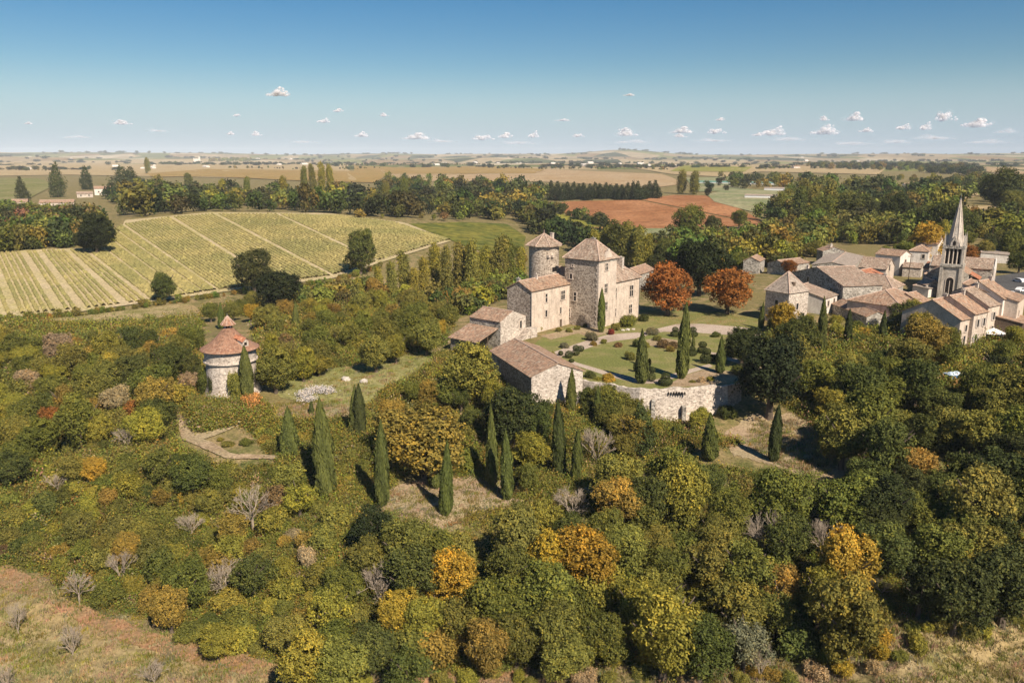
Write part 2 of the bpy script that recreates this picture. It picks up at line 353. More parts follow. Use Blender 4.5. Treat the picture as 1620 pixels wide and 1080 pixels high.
# near disc under and behind the camera
mb = MB(); n = 40; zc0 = float(Z2[:, 0].mean())
pts = [(P3[i, 0]) for i in range(0, NA, 10)] + [P3[-1, 0]]
outer = [(60*math.sin(a), 60*math.cos(a), zc0) for a in np.linspace(R_(75), R_(285), 20)]
mb.add([tuple(p) for p in pts] + [(0, 0, zc0)] + outer, [(len(pts), i, i + 1) for i in range(len(pts) - 1)] + [(len(pts), len(pts)+1+i, len(pts)+2+i) for i in range(19)])
kind(mb.build('near_ground', M['ground']), 'structure')

def px_span(P, n):
    """columns of a pixel outline: x, top y, bottom y"""
    xs = [p[0] for p in P]; x0, x1 = min(xs) + .3, max(xs) - .3; out = []
    for x in np.linspace(x0, x1, n):
        ys = []
        for i in range(len(P)):
            (ax, ay), (bx, by) = P[i - 1], P[i]
            if (ax <= x < bx) or (bx <= x < ax): ys.append(ay + (by - ay) * (x - ax) / (bx - ax))
        if len(ys) >= 2: out.append((x, min(ys), max(ys)))
    return out
def field(name, P, mat, off=.12, cols=40, rows=14, wob=0.0):
    sp = px_span(P, cols); pxs = []; pys = []
    for c, (x, a, b) in enumerate(sp):
        if wob: a += random.uniform(-wob, wob); b += random.uniform(-wob, wob)
        for r in range(rows + 1): pxs.append(x); pys.append(b + (a - b) * r / rows)
    V = Gv(pxs, pys); V[:, 2] = T(V[:, 0], V[:, 1]) + off + .0004 * np.hypot(V[:, 0], V[:, 1]) * (np.hypot(V[:, 0], V[:, 1]) > 260)
    n = rows + 1; i, j = np.meshgrid(np.arange(len(sp) - 1), np.arange(rows), indexing='ij'); a = (i * n + j).ravel()
    o = link(name, fast_mesh(name, V, np.stack([a, a + n, a + n + 1, a + 1], 1), smooth=True), mat); return kind(o, 'structure')
def gm(name, c1, c2, c3=None, s=.03): return m_ground(name, (c1, c2, c3 or c1), s * 2, s * 8, s * .4, .3)
M['stubble'] = gm('stubble', (.40,.295,.155), (.33,.235,.115), (.37,.27,.14))
M['pinkfield'] = gm('pale_pink_soil', (.38,.26,.14), (.32,.21,.105), (.38,.27,.155))
M['ochrefield'] = gm('ochre_crop', (.34,.20,.065), (.24,.17,.05), (.30,.20,.07))
M['brownfield'] = gm('ploughed_red_soil', (.31,.14,.06), (.25,.105,.043), (.35,.165,.075), .05)
M['greenfield'] = gm('green_crop', (.095,.105,.022), (.17,.15,.03), (.075,.095,.02))
M['yellowcrop'] = gm('yellow_green_crop', (.26,.225,.035), (.17,.17,.03), (.23,.21,.04))
M['palegreen'] = gm('pale_green_pasture', (.24,.235,.12), (.17,.19,.085), (.28,.25,.14))
M['olivefield'] = gm('olive_pasture', (.20,.18,.06), (.14,.145,.04), (.22,.19,.08))
M['asphalt'] = gm('worn_asphalt', (.10,.095,.09), (.075,.07,.068), None, .3)
M['paleroad'] = gm('chalky_track', (.52,.42,.31), (.45,.35,.25), (.5,.4,.3), .3)
for name, P, m, kw in [
  ('stubble_field', [(-60,262),(30,256),(310,252),(560,260),(565,287),(330,281),(100,277),(-60,280)], 'stubble', {}),
  ('ochre_field', [(228,276),(330,268),(480,270),(622,273),(592,290),(480,287),(330,280),(240,281)], 'ochrefield', dict(off=.6)),
  ('pale_field', [(-60,282),(60,283),(90,292),(40,318),(-60,322)], 'olivefield', dict(off=.3)),
  ('pink_field', [(600,268),(860,268),(1050,276),(1085,291),(1040,297),(860,288),(620,287)], 'pinkfield', {}),
  ('yellow_field', [(560,263),(640,266),(760,264),(862,268),(850,275),(700,276),(560,276)], 'ochrefield', dict(off=.6)),
  ('tan_field', [(1000,266),(1170,260),(1400,268),(1392,277),(1200,272),(1150,281),(1060,276)], 'stubble', dict(off=.4)),
  ('green_strip_field', [(1078,263),(1190,265),(1178,273),(1060,272)], 'yellowcrop', dict(off=.9)),
  ('upper_pasture', [(1085,282),(1160,280),(1190,290),(1170,302),(1100,304)], 'palegreen', dict(off=.2)),
  ('pasture', [(1118,308),(1160,298),(1232,303),(1228,328),(1190,336),(1130,320)], 'palegreen', dict(off=.3)),
  ('ploughed_field', [(862,325),(900,319),(1010,317),(1165,348),(1178,357),(1120,362),(1040,363),(960,357),(905,342)], 'brownfield', dict(rows=24)),
  ('ploughed_field', [(1012,316),(1065,309),(1115,310),(1165,328),(1210,352),(1215,362),(1182,358),(1168,347)], 'brownfield', dict(rows=20)),
  ('grass_margin', [(870,335),(905,344),(960,359),(935,361),(890,348)], 'yellowcrop', dict(off=.2)),
  ('ochre_patch', [(918,360),(958,360),(968,374),(925,377)], 'ochrefield', dict(off=.2)),
  ('mint_field', [(1010,362),(1065,362),(1060,374),(1000,374)], 'palegreen', dict(off=.2)),
  ('green_crop_field', [(645,355),(730,352),(802,355),(832,375),(828,398),(785,402),(745,394),(700,375)], 'greenfield', dict(off=.15)),
  ('reaped_field', [(1530,284),(1575,282),(1582,300),(1540,313),(1510,318)], 'stubble', dict(off=.2)),
  ('reaped_field', [(1520,328),(1618,324),(1602,344),(1528,346)], 'stubble', dict(off=.25)),
  ('yellow_crop_field', [(1540,347),(1592,346),(1592,362),(1545,364)], 'yellowcrop', dict(off=.25)),
  ('red_field', [(1560,264),(1640,274),(1640,284),(1560,272)], 'pinkfield', dict(off=.3)),
  ('brown_patch_field', [(1310,351),(1345,342),(1387,345),(1370,353),(1322,356)], 'pinkfield', dict(off=.25)),
  ('farm_track', [(1305,362),(1345,354),(1400,346),(1420,341),(1420,347),(1395,357),(1340,362)], 'stubble', dict(off=.3)),
  ('pale_slope', [(1105,385),(1200,368),(1290,366),(1300,376),(1210,388),(1120,398)], 'olivefield', dict(off=.2)),
  ('green_slope', [(1370,368),(1440,360),(1450,372),(1400,380)], 'yellowcrop', dict(off=.2)),
  ('valley_meadow', [(-40,500),(0,512),(130,500),(300,480),(318,492),(300,520),(150,528),(40,522),(-40,540)], 'meadow', dict(off=.1)),
  ('valley_meadow', [(480,462),(560,447),(640,440),(655,452),(600,462),(500,472)], 'meadow', dict(off=.1)),
  ('dovecote_meadow', [(430,606),(520,580),(600,566),(685,553),(690,575),(640,610),(600,635),(560,645),(500,640),(440,628)], 'meadow_green', dict(off=.06, rows=24)),
  ('clearing', [(1190,655),(1260,655),(1330,700),(1350,745),(1300,770),(1240,740),(1160,720),(1140,690)], 'dirt', dict(off=.06, wob=2, cols=80)),
  ('dry_bank', [(420,655),(560,642),(660,650),(655,668),(560,664),(430,668)], 'dirt', dict(off=.07, wob=1)),
  ('cypress_terrace', [(545,800),(620,770),(720,745),(850,760),(960,745),(930,790),(840,800),(760,805),(700,835),(620,830)], 'dirt', dict(off=.06, wob=3, cols=90)),
  ('corner_meadow', [(-60,905),(60,925),(180,985),(320,1030),(460,1062),(560,1110),(-60,1130)], 'meadow', dict(off=.06, rows=24)),
  ('red_bank', [(-60,880),(20,898),(100,945),(250,1005),(380,1035),(520,1075),(700,1066),(900,1055),(1120,1035),(1200,1060),(1000,1078),(800,1100),(560,1120),(420,1072),(330,1056),(180,1010),(60,948),(-60,915)], 'redsoil', dict(off=.12, wob=3, cols=70)),
  ('right_meadow', [(1430,1000),(1480,955),(1540,950),(1640,960),(1700,1000),(1700,1120),(1180,1120),(1250,1050),(1350,1020)], 'meadow', dict(off=.06, rows=24)),
  ('village_road', [(1572,438),(1640,428),(1660,470),(1600,474),(1578,462)], 'asphalt', dict(off=.1)),
  ('foot_path', [(273,640),(282,637),(300,682),(322,694),(318,708),(288,696)], 'dirt', dict(off=.16, cols=24, wob=.8)),
  ('foot_path', [(300,690),(335,683),(390,663),(391,669),(338,691),(310,700)], 'dirt', dict(off=.20, cols=24, wob=.6)),
  ('foot_path', [(308,694),(334,700),(366,719),(440,722),(445,728),(358,727),(316,708)], 'dirt', dict(off=.24, cols=28, wob=.7)),
  ('foot_path', [(440,720),(540,708),(545,714),(440,728)], 'dirt', dict(off=.2, cols=20, wob=.6)),
]: field(name, P, M[m], **kw)

# ------------------------------------------------------------------ vineyard
field('vineyard_soil', [(-60,512),(0,505),(130,494),(345,464),(530,441),(600,417),(714,382),(640,353),(520,338.5),(330,337),(192,350),(182,392),(60,396),(-60,402)], M['soil'], off=.25, cols=70, rows=30)
PAIRS = [((-120,520),(-160,405)), ((25,500),(-15,402)), ((131,491),(62,397.5)), ((240,477),(135,396)), ((345,461),(193,356)), ((440,450),(270,344)), ((528,438),(340,339)), ((598,415),(440,339.5)), ((706,382),(540,342)), ((712,381),(628,353))]
M['vine'] = None
def m_vine():
    m, nt, b = newmat('vine_leaves'); o = pos(nt)
    a = noise(nt, o, .9, 4, .7); c = noise(nt, o, .035, 3, .5)
    k = mix(nt, ramp(nt, c, [(.4, (0,0,0)), (.6, (1,1,1))]), (.34,.275,.10), (.25,.22,.075))
    k = mix(nt, 1.0, k, ramp(nt, a, [(.32, (.55,.55,.5)), (.5, (1,1,1)), (.7, (1.35,1.3,1.2))]), 'MULTIPLY')
    nt.links.new(k, b.inputs['Base Color']); return m
M['vine'] = m_vine()
nrow = 0; WL = [(at_vplane(*a), at_vplane(*b)) for a, b in PAIRS]
for k in range(len(WL) - 1):
    (a0, b0), (a1, b1) = WL[k], WL[k + 1]
    mid = ((a0 + b0) * .5 - (a1 + b1) * .5).length; nr = max(4, round(mid / 1.95))
    for i in range(nr):
        if i % 6 == 0 and k < 4 or (i == 0): continue              # tractor lanes of bare soil
        t = i / nr; p = a0.lerp(a1, t); q = b0.lerp(b1, t); L = (q - p).length; n = int(L / 1.1); s = np.linspace(.008, .992, n)
        x = p.x + (q.x - p.x) * s; y = p.y + (q.y - p.y) * s; d = (q - p).normalized(); nx, ny = -d.y, d.x
        x = x + rng.normal(0, .06, n); h = rng.uniform(.45, .95, n) * (rng.random(n) > .04); w = rng.uniform(.5, .85, n); z = T(x, y) + .3
        V = np.stack([np.stack([x - nx*w, y - ny*w, z - .2], 1), np.stack([x - nx*w*.8, y - ny*w*.8, z + h*.8], 1), np.stack([x, y, z + h + rng.uniform(0,.25,n)], 1), np.stack([x + nx*w*.8, y + ny*w*.8, z + h*.75], 1), np.stack([x + nx*w, y + ny*w, z - .2], 1)], 1).reshape(-1, 3)
        ii, jj = np.meshgrid(np.arange(n - 1), np.arange(4), indexing='ij'); a = (ii * 5 + jj).ravel()
        o = link('vine_row', fast_mesh('vine_row', V, np.stack([a, a + 5, a + 6, a + 1], 1)), M['vine'])
        tag(o, 'long row of yellowing grapevines on the sloping vineyard behind the dovecote', 'vine row', 'rows of grapevines on the hillside'); nrow += 1
print('vine rows', nrow)

# ------------------------------------------------------------------ clouds
def m_cloud():
    m, nt, b = newmat('cloud_vapour')
    df = nd(nt, 'ShaderNodeBsdfDiffuse'); df.inputs['Color'].default_value = (.95, .91, .90, 1)
    tl = nd(nt, 'ShaderNodeBsdfTranslucent'); tl.inputs['Color'].default_value = (.95, .91, .91, 1)
    ms = nt.nodes.new('ShaderNodeMixShader'); ms.inputs[0].default_value = .4; nt.links.new(df.outputs[0], ms.inputs[1]); nt.links.new(tl.outputs[0], ms.inputs[2])
    at = nt.nodes.new('ShaderNodeAttribute'); at.attribute_name = 'shade'
    tr = nt.nodes.new('ShaderNodeBsdfTransparent'); m2 = nt.nodes.new('ShaderNodeMixShader'); nt.links.new(at.outputs['Fac'], m2.inputs[0])
    nt.links.new(tr.outputs[0], m2.inputs[1]); nt.links.new(ms.outputs[0], m2.inputs[2]); nt.links.new(m2.outputs[0], nt.nodes['Material Output'].inputs['Surface']); return m
M['cloud'] = m_cloud()
import bmesh
bm = bmesh.new(); bmesh.ops.create_icosphere(bm, subdivisions=2, radius=1); ICO = (np.array([v.co for v in bm.verts]), np.array([[v.index for v in f.verts] for f in bm.faces])); bm.free()
def puffs(w, hgt, n, seed):
    r = np.random.default_rng(seed); V = []; F = []; S = []; k = 0
    bumps = [(r.uniform(-.5, .5), r.uniform(.3, 1)) for _ in range(4)]
    for i in range(n):
        x = np.clip(r.normal(0, .30), -.7, .7); top = max([h * math.exp(-((x - c) / .26) ** 2) for c, h in bumps] + [.2]) * (1 - x * x * .6)
        z = r.uniform(0, 1) ** 1.2 * top; s = r.uniform(.12, .24) * (1 - .4 * z) * (1 - .5 * abs(x)); soft = i % 2
        c = np.array([x * w, r.normal(0, .2) * w, z * hgt * 1.5]); jit = 1 + .10 * r.normal(0, 1, (len(ICO[0]), 1)); s *= 1.55 if soft else .85
        v = ICO[0] * jit * np.array([s * w, s * w, s * w * .6]) + c; v[:, 2] = np.maximum(v[:, 2], -.05 * w + .02 * w * np.sin(v[:, 0] * 9))
        V.append(v); F.append(ICO[1] + k); S.append(np.full(len(ICO[1]), .09 if soft else .45)); k += len(v)
    return fast_mesh('cloud', np.concatenate(V), np.concatenate(F), np.concatenate(S), smooth=True)
CL = [(440,146,23,8),(192,194,21,4),(45,195,11,2),(375,182,8,3),(535,174,12,4),(513,191,14,4),(572,213,14,5),(405,212,12,4),(660,216,32,6),(765,217,22,6),(800,213,16,7),(845,213,12,6),(890,190,16,2),(990,210,24,7),(1080,206,24,6),(1133,207,18,6),(1140,188,10,4),(1225,208,28,8),(1305,206,28,9),(1303,188,12,4),(1353,185,20,8),(1495,183,20,11),(1548,193,30,11),(1430,201,18,5),(1370,206,15,4),(607,182,10,3),(365,211,10,3),(915,214,12,4),(1200,212,14,4),(1465,200,14,7),(995,150,12,2),(1075,215,16,3)]
protos = [puffs(1, .42, 56, s) for s in range(6)]
for me in protos: me.materials.append(M['cloud'])
FAINT = [(1250,219,40,5),(1480,216,42,6),(1560,223,40,5),(1350,226,46,4),(1130,221,38,4),(1000,223,38,4),(820,225,40,4),(700,222,30,4),(1592,206,22,6),(1420,223,34,5),(250,206,26,3),(120,216,34,3),(480,224,30,3)]
NCL = len(CL); CL += FAINT
thin = [puffs(1, .3, 40, 20 + s) for s in range(3)]
for me in thin:
    at_ = me.attributes['shade']; va = np.zeros(len(me.polygons), np.float32); at_.data.foreach_get('value', va); at_.data.foreach_set('value', va * .32); me.materials.append(M['cloud'])
for i, (px, py, w, h) in enumerate(CL):
    el = math.atan((248 - py) / FPX); D = min(950 / math.tan(el), 42000) if el > 0 else 42000
    a, b, c = ray(px, py); t = D / b; W = w * D / FPX
    o = link('cloud', protos[i % 6] if i < NCL else thin[i % 3]); o.location = (a * t, D, CAMZ + c * t - h * .6 * D / FPX); o.scale = (W, W * .8, h * 1.2 * D / FPX / .42); o.rotation_euler = (0, 0, 0)
    CL[i] = (px, py, w, h, o)
    tag(o, 'small white cloud', 'cloud', 'fair weather clouds low over the horizon')

# ------------------------------------------------------------------ haze
mb = MB(); mb.box(-13500, -300, -40, 13500, 13500, 175)
m = bpy.data.materials.new('haze_air'); m.use_nodes = True; nt = m.node_tree; nt.nodes.remove(nt.nodes['Principled BSDF'])
vol = nt.nodes.new('ShaderNodeVolumePrincipled'); vol.inputs['Color'].default_value = (.92, .96, 1, 1); vol.inputs['Density'].default_value = .000055; vol.inputs['Anisotropy'].default_value = -.25
nt.links.new(vol.outputs[0], nt.nodes['Material Output'].inputs['Volume'])
kind(mb.build('haze', m), 'stuff')
# ------------------------------------------------------------------ building helpers
LM = []                                     # landmarks used when plants are described
def ang_uv(a): return Vector((math.cos(a), math.sin(a), 0)), Vector((-math.sin(a), math.cos(a), 0))
class Bld:
    """a building: local X runs along its right (sunlit) front, local Y along its left front, origin at the near corner"""
    def __init__(s, name, label, cat, F, ang, z0, lm=None, group=None):
        s.root = thing(name, label, cat, (F[0], F[1], z0), ang, group); s.F = Vector((F[0], F[1], 0)); s.ang = ang; s.z0 = z0; s.u, s.v = ang_uv(ang)
        if lm: px, py = proj((F[0], F[1], z0 + 2)); LM.append((px, py, lm))
    def fp(s, face, px, py, off=0.0):
        """where a sight line meets the wall plane: distance along it and height. face 'R': y=off, 'L': x=off"""
        a, b, c = ray(px, py); d = Vector((a, b, c)); O = Vector((0, 0, CAMZ)); nrm = s.v if face == 'R' else s.u
        P0 = s.F + nrm * off; t = (P0 - Vector((0,0,0))).dot(nrm) / d.dot(nrm) if True else 0
        P = O + d * t; rel = P - s.F
        return rel.dot(s.u if face == 'R' else s.v), P.z - s.z0
    def wallbox(s, x0, y0, x1, y1, h, mat, gable=None, rise=0, base=-2.5, name='wall', front=None):
        """four walls; gable 'x': ridge along X (gables on the x faces), 'y': ridge along Y"""
        mb = MB(); q = base
        if gable is None: mb.box(x0, y0, q, x1, y1, h)
        elif gable == 'y':
            xm = (x0 + x1) / 2; pr = [(x0, q), (x1, q), (x1, h), (xm, h + rise), (x0, h)]
            mb.add([(x, y0, z) for x, z in pr] + [(x, y1, z) for x, z in pr], [(0,1,2,3,4), (9,8,7,6,5)] + [(i, (i+1) % 5, 5 + (i+1) % 5, 5 + i)[::-1] for i in range(5)])
        else:
            ym = (y0 + y1) / 2; pr = [(y0, q), (y1, q), (y1, h), (ym, h + rise), (y0, h)]
            mb.add([(x0, y, z) for y, z in pr] + [(x1, y, z) for y, z in pr], [(4,3,2,1,0), (5,6,7,8,9)] + [(i, (i+1) % 5, 5 + (i+1) % 5, 5 + i) for i in range(5)])
        return mb.build(name, mat, s.root)
    def slopes(s, polys, mat, ridges=(), t=.16, name='roof', rr=.15):
        """polys: lists of corners, first two along the eave"""
        mb = MB()
        for P in polys:
            P = [Vector(p) for p in P]; e = (P[1] - P[0]).normalized(); nrm = (P[1] - P[0]).cross(P[2] - P[0]).normalized()
            if nrm.z < 0: P = [P[1], P[0]] + P[2:][::-1]; e = (P[1] - P[0]).normalized(); nrm = -nrm
            up = nrm.cross(e)
            # split along the slope so the courses sag a little
            n = len(P); uv = [((p - P[0]).dot(e), (p - P[0]).dot(up)) for p in P]; lo = [p - nrm * t for p in P]
            mb.add(P, [tuple(range(n))], [uv])
            mb.add(P + lo, [tuple(range(n, 2*n))[::-1]] + [(i, n + i, n + (i+1) % n, (i+1) % n) for i in range(n)], [uv[::-1]] + [[(0,0),(0,.1),(.4,.1),(.4,0)]] * n)
        o = mb.build(name, mat, s.root)
        for a, b in ridges:
            rb = MB(); a = Vector(a); b = Vector(b); L = (b - a).length; k = max(1, int(L / .55)); 
            for i in range(k):
                p, q = a.lerp(b, i / k), a.lerp(b, min(1, (i + 1.12) / k)); rb.tube(p + Vector((0,0,.02)), q + Vector((0,0,.02)), rr * 1.08, rr * .92, 6)
            rb.build('ridge', M['ridge'], o)
        return o
    def gable_roof(s, x0, y0, x1, y1, h, rise, axis, mat, over=.35, goff=.18, t=.16):
        if axis == 'y':
            xm = (x0 + x1) / 2; k = rise / (xm - x0); e = h - k * over; a, b = y0 - goff, y1 + goff; z = h + rise
            P = [[(x1+over, a, e), (x1+over, b, e), (xm, b, z), (xm, a, z)], [(x0-over, b, e), (x0-over, a, e), (xm, a, z), (xm, b, z)]]; r = [((xm, a, z), (xm, b, z))]
        else:
            ym = (y0 + y1) / 2; k = rise / (ym - y0); e = h - k * over; a, b = x0 - goff, x1 + goff; z = h + rise
            P = [[(a, y0-over, e), (b, y0-over, e), (b, ym, z), (a, ym, z)], [(b, y1+over, e), (a, y1+over, e), (a, ym, z), (b, ym, z)]]; r = [((a, ym, z), (b, ym, z))]
        P = [[(p[0], p[1], p[2] + t) for p in q] for q in P]; r = [tuple((p[0], p[1], p[2] + t) for p in q) for q in r]
        return s.slopes(P, mat, r, t)
    def hip_roof(s, x0, y0, x1, y1, h, rise, rl, axis, mat, over=.4, t=.16, flare=0):
        cx, cy = (x0+x1)/2, (y0+y1)/2; X0, Y0, X1, Y1 = x0-over, y0-over, x1+over, y1+over; e = h - .1 + t; z = h + rise
        A, B = ((cx - rl/2, cy, z), (cx + rl/2, cy, z)) if axis == 'x' else ((cx, cy - rl/2, z), (cx, cy + rl/2, z))
        c = [(X0,Y0,e), (X1,Y0,e), (X1,Y1,e), (X0,Y1,e)]
        if axis == 'x': P = [[c[0],c[1],B,A], [c[1],c[2],B], [c[2],c[3],A,B], [c[3],c[0],A]]; r = [(A,B),(c[0],A),(c[3],A),(c[1],B),(c[2],B)]
        else: P = [[c[0],c[1],A], [c[1],c[2],B,A], [c[2],c[3],B], [c[3],c[0],A,B]]; r = [(A,B),(c[0],A),(c[1],A),(c[2],B),(c[3],B)]
        return s.slopes(P, mat, [q for q in r if q[0] != q[1]], t)
    def window(s, face, a, z, w, h, nx=1, ny=1, off=0.0, fmat='ashlar', bar=.13, arch=False, open_=False, name='window', shutters=None):
        """stone surround proud of the wall, mullions, sill, panes set back inside it"""
        def pt(x, d, zz): return (a + x, off - d, zz) if face == 'R' else (off - d, a + x, zz)
        def bx(mb, xa, za, xb, zb, d0, d1):
            p = pt(xa, d0, za); q = pt(xb, d1, zb); mb.box(min(p[0],q[0]), min(p[1],q[1]), za, max(p[0],q[0]), max(p[1],q[1]), zb)
        fr = MB(); f = .24; d = .12
        bx(fr, -w/2 - f, z, -w/2, z + h, -.05, d); bx(fr, w/2, z, w/2 + f, z + h, -.05, d)
        if not arch: bx(fr, -w/2 - f, z + h, w/2 + f, z + h + f, -.05, d)
        else:
            n = 8
            for i in range(n):
                t0, t1 = math.pi * i / n, math.pi * (i+1) / n; ps = []
                for dd in (-.05, d):
                    for r, tt in ((w/2, t0), (w/2 + f, t0), (w/2 + f, t1), (w/2, t1)): ps.append(pt(r*math.cos(tt), dd, z + h + r*math.sin(tt)))
                fr.add(ps, [(0,1,2,3),(7,6,5,4),(0,4,5,1),(1,5,6,2),(2,6,7,3),(3,7,4,0)])
        for i in range(1, nx): x = -w/2 + w*i/nx; bx(fr, x - bar/2, z, x + bar/2, z + h, -.05, d - .02)
        for i in range(1, ny): zz = z + h*(i/ny if ny != 2 else .58); bx(fr, -w/2, zz - bar/2, w/2, zz + bar/2, -.05, d - .03)
        o = fr.build(name, M[fmat], s.root); pn = MB()
        if arch:
            n = 10; pn.add([pt(-w/2, .02, z), pt(w/2, .02, z)] + [pt(w/2*math.cos(math.pi*i/n), .02, z + h + w/2*math.sin(math.pi*i/n)) for i in range(n+1)], [tuple(range(n + 3))])
            pn.build('pane', M['dark'] if open_ else M['glass'], o)
        else:
            hs_ = [0] + ([.58] if ny == 2 else [i/ny for i in range(1, ny)]) + [1]
            for i in range(nx):
                for j in range(ny):
                    pn = MB(); bx(pn, -w/2 + w*i/nx + (bar/2 if i else 0), z + h*hs_[j] + (bar/2 if j else 0), -w/2 + w*(i+1)/nx - (bar/2 if i < nx-1 else 0), z + h*hs_[j+1] - (bar/2 if j < ny-1 else 0), -.04, .02)
                    pn.build('pane', M['dark'] if open_ else M['glass'], o)
        sl = MB(); bx(sl, -w/2 - f - .1, z - .16, w/2 + f + .1, z - .003, -.05, d + .08); sl.build('sill', M[fmat], o)
        if shutters:
            for sgn in (-1, 1):
                sh = MB(); x0 = sgn * (w/2 + f + .02); x1 = sgn * (w/2 + f + .02 + w/2); bx(sh, min(x0,x1), z, max(x0,x1), z + h, 0, .06); sh.build('shutter', M[shutters], o)
        return o
    def door(s, face, a, z, w, h, off=0.0, mat='wood', fmat='ashlar'):
        o = s.window(face, a, z, w, h, 1, 1, off, fmat, name='door'); 
        for c in list(o.children):
            if c.name.startswith('pane'): c.data.materials[0] = M[mat]; c.name = 'leaf_panel'
            if c.name.startswith('sill'): c.name = 'doorstep'
        return o
    def chimney(s, x, y, z, h, roof, w=.55, l=.8, mat='stone_pale', pots=1):
        mb = MB(); mb.box(x-w/2, y-l/2, z-1.2, x+w/2, y+l/2, z+h); mb.box(x-w/2-.08, y-l/2-.08, z+h, x+w/2+.08, y+l/2+.08, z+h+.14)
        for i in range(pots): yy = y + (i - (pots-1)/2) * .4; mb.tube((x, yy, z+h+.14), (x, yy, z+h+.5), .13, .11, 8)
        return mb.build('chimney', M[mat], roof)

# ------------------------------------------------------------------ the castle
A50 = R_(50); KX, KY = 21.4, 195.3
ch = Bld('castle', 'old stone castle with square keep, round tower and tiled roofs above the garden', 'castle', (KX, KY), A50, 0)
LM += [(925, 470, 'the castle')]
ch.wallbox(0, 0, 8, 10.3, 17, M['stone'], base=-1)
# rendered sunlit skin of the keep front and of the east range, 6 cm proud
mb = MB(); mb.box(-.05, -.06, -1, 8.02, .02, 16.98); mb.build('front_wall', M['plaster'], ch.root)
rk = ch.hip_roof(0, 0, 8, 10.3, 17, 4.6, 3.2, 'y', M['tile_old'], over=.55)
mb = MB(); mb.box(-.12, -.12, 16.4, 8.1, 10.4, 16.62); mb.build('cornice', M['stone_grey'], ch.root)
q = MB()
for i in range(24):                                   # quoin stones up the near corner
    z = i * .68; w = .75 if i % 2 else .45; q.box(-.1, -.09, z, w, .02, z + .6); q.box(-.1, .021, z, .0, 1.2 - w, z + .6)
q.build('quoins', M['ashlar'], ch.root)['kind'] = 'stuff'
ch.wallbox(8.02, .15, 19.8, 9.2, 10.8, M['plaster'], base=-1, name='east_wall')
re_ = ch.slopes([[(20.3, -.3, 10.75), (20.3, 9.6, 10.75), (15.5, 4.7, 14.8)], [(8.05, -.3, 10.75), (20.3, -.3, 10.75), (15.5, 4.7, 14.8), (8.05, 4.7, 14.8)], [(20.3, 9.6, 10.75), (8.05, 9.6, 10.75), (8.05, 4.7, 14.8), (15.5, 4.7, 14.8)]], M['tile_old'],
   [((8.05, 4.7, 14.8), (15.5, 4.7, 14.8)), ((15.5, 4.7, 14.8), (20.3, -.3, 10.75)), ((15.5, 4.7, 14.8), (20.3, 9.6, 10.75))])
ch.chimney(15.6, 3.6, 13.8, 2.3, re_, .9, 1.6, 'stone_pale', 2)
ch.chimney(6.4, 6.2, 20.2, 1.5, rk, .8, .9, 'stone_grey', 1)
# west range
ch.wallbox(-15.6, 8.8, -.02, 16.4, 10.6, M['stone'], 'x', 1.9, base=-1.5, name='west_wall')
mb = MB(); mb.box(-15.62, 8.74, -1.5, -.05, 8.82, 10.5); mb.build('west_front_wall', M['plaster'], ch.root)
rw = ch.gable_roof(-15.6, 8.8, -.05, 16.4, 10.6, 1.9, 'x', M['tile'], over=.45, goff=.3)
ch.chimney(-9.2, 12.3, 12.5, 1.0, rw, .5, .6); ch.chimney(-15.1, 13.2, 12.2, .9, rw, .6, .9, 'stone_grey')
mb = MB(); mb.tube((-15.68, 8.66, 0), (-15.68, 8.66, 10.3), .07, n=6); mb.build('drainpipe', M['metal'], ch.root)
mb = MB(); mb.tube((19.7, .06, 0), (19.7, .06, 10.6), .07, n=6); mb.build('drainpipe', M['metal'], ch.root)
# link behind
ch.wallbox(.2, 10.32, 7.8, 17.0, 11.6, M['stone_grey'], base=-1, name='rear_wall')
ch.slopes([[(-.3, 17.4, 11.9), (-.3, 10.35, 11.9), (4, 10.35, 14.0), (4, 17.4, 14.0)], [(8.2, 10.35, 11.9), (8.2, 17.4, 11.9), (4, 17.4, 14.0), (4, 10.35, 14.0)]], M['tile_old'], [((4, 10.35, 14.0), (4, 17.4, 14.0))])
# round tower
tc = (.6, 17.6)
mb = MB(); mb.lathe([(4.05, -1.5), (3.95, 4), (3.9, 19.55)], 48, tc); ch_t = mb.build('round_tower_wall', M['stone'], ch.root, True)
mb = MB(); mb.lathe([(3.9, 19.4), (4.12, 19.45), (4.12, 19.65), (3.6, 19.7)], 48, tc); mb.build('tower_cornice', M['stone_grey'], ch.root)
mb = MB(); mb.lathe([(3.9, 19.5), (5.0, 19.62), (5.0, 19.76), (2.6, 21.1), (.05, 22.7)], 8, tc, a0=.2, a1=.2+2*math.pi); rt = mb.build('tower_roof', M['tile_old'], ch.root)
for i in range(8):
    a = .2 + math.pi * i / 4; mb = MB(); mb.tube((tc[0]+5*math.cos(a), tc[1]+5*math.sin(a), 19.78), (tc[0]+.1*math.cos(a), tc[1]+.1*math.sin(a), 22.7), .13, .1, 5); mb.build('ridge', M['ridge'], rt)
mb = MB(); mb.tube((tc[0], tc[1], 22.6), (tc[0], tc[1], 23.7), .12, .03, 6); mb.build('finial', M['ridge'], rt)
ch.chimney(tc[0] + 2.6, tc[1] - .6, 21.3, 1.3, rt, .7, .8, 'ashlar', 0)
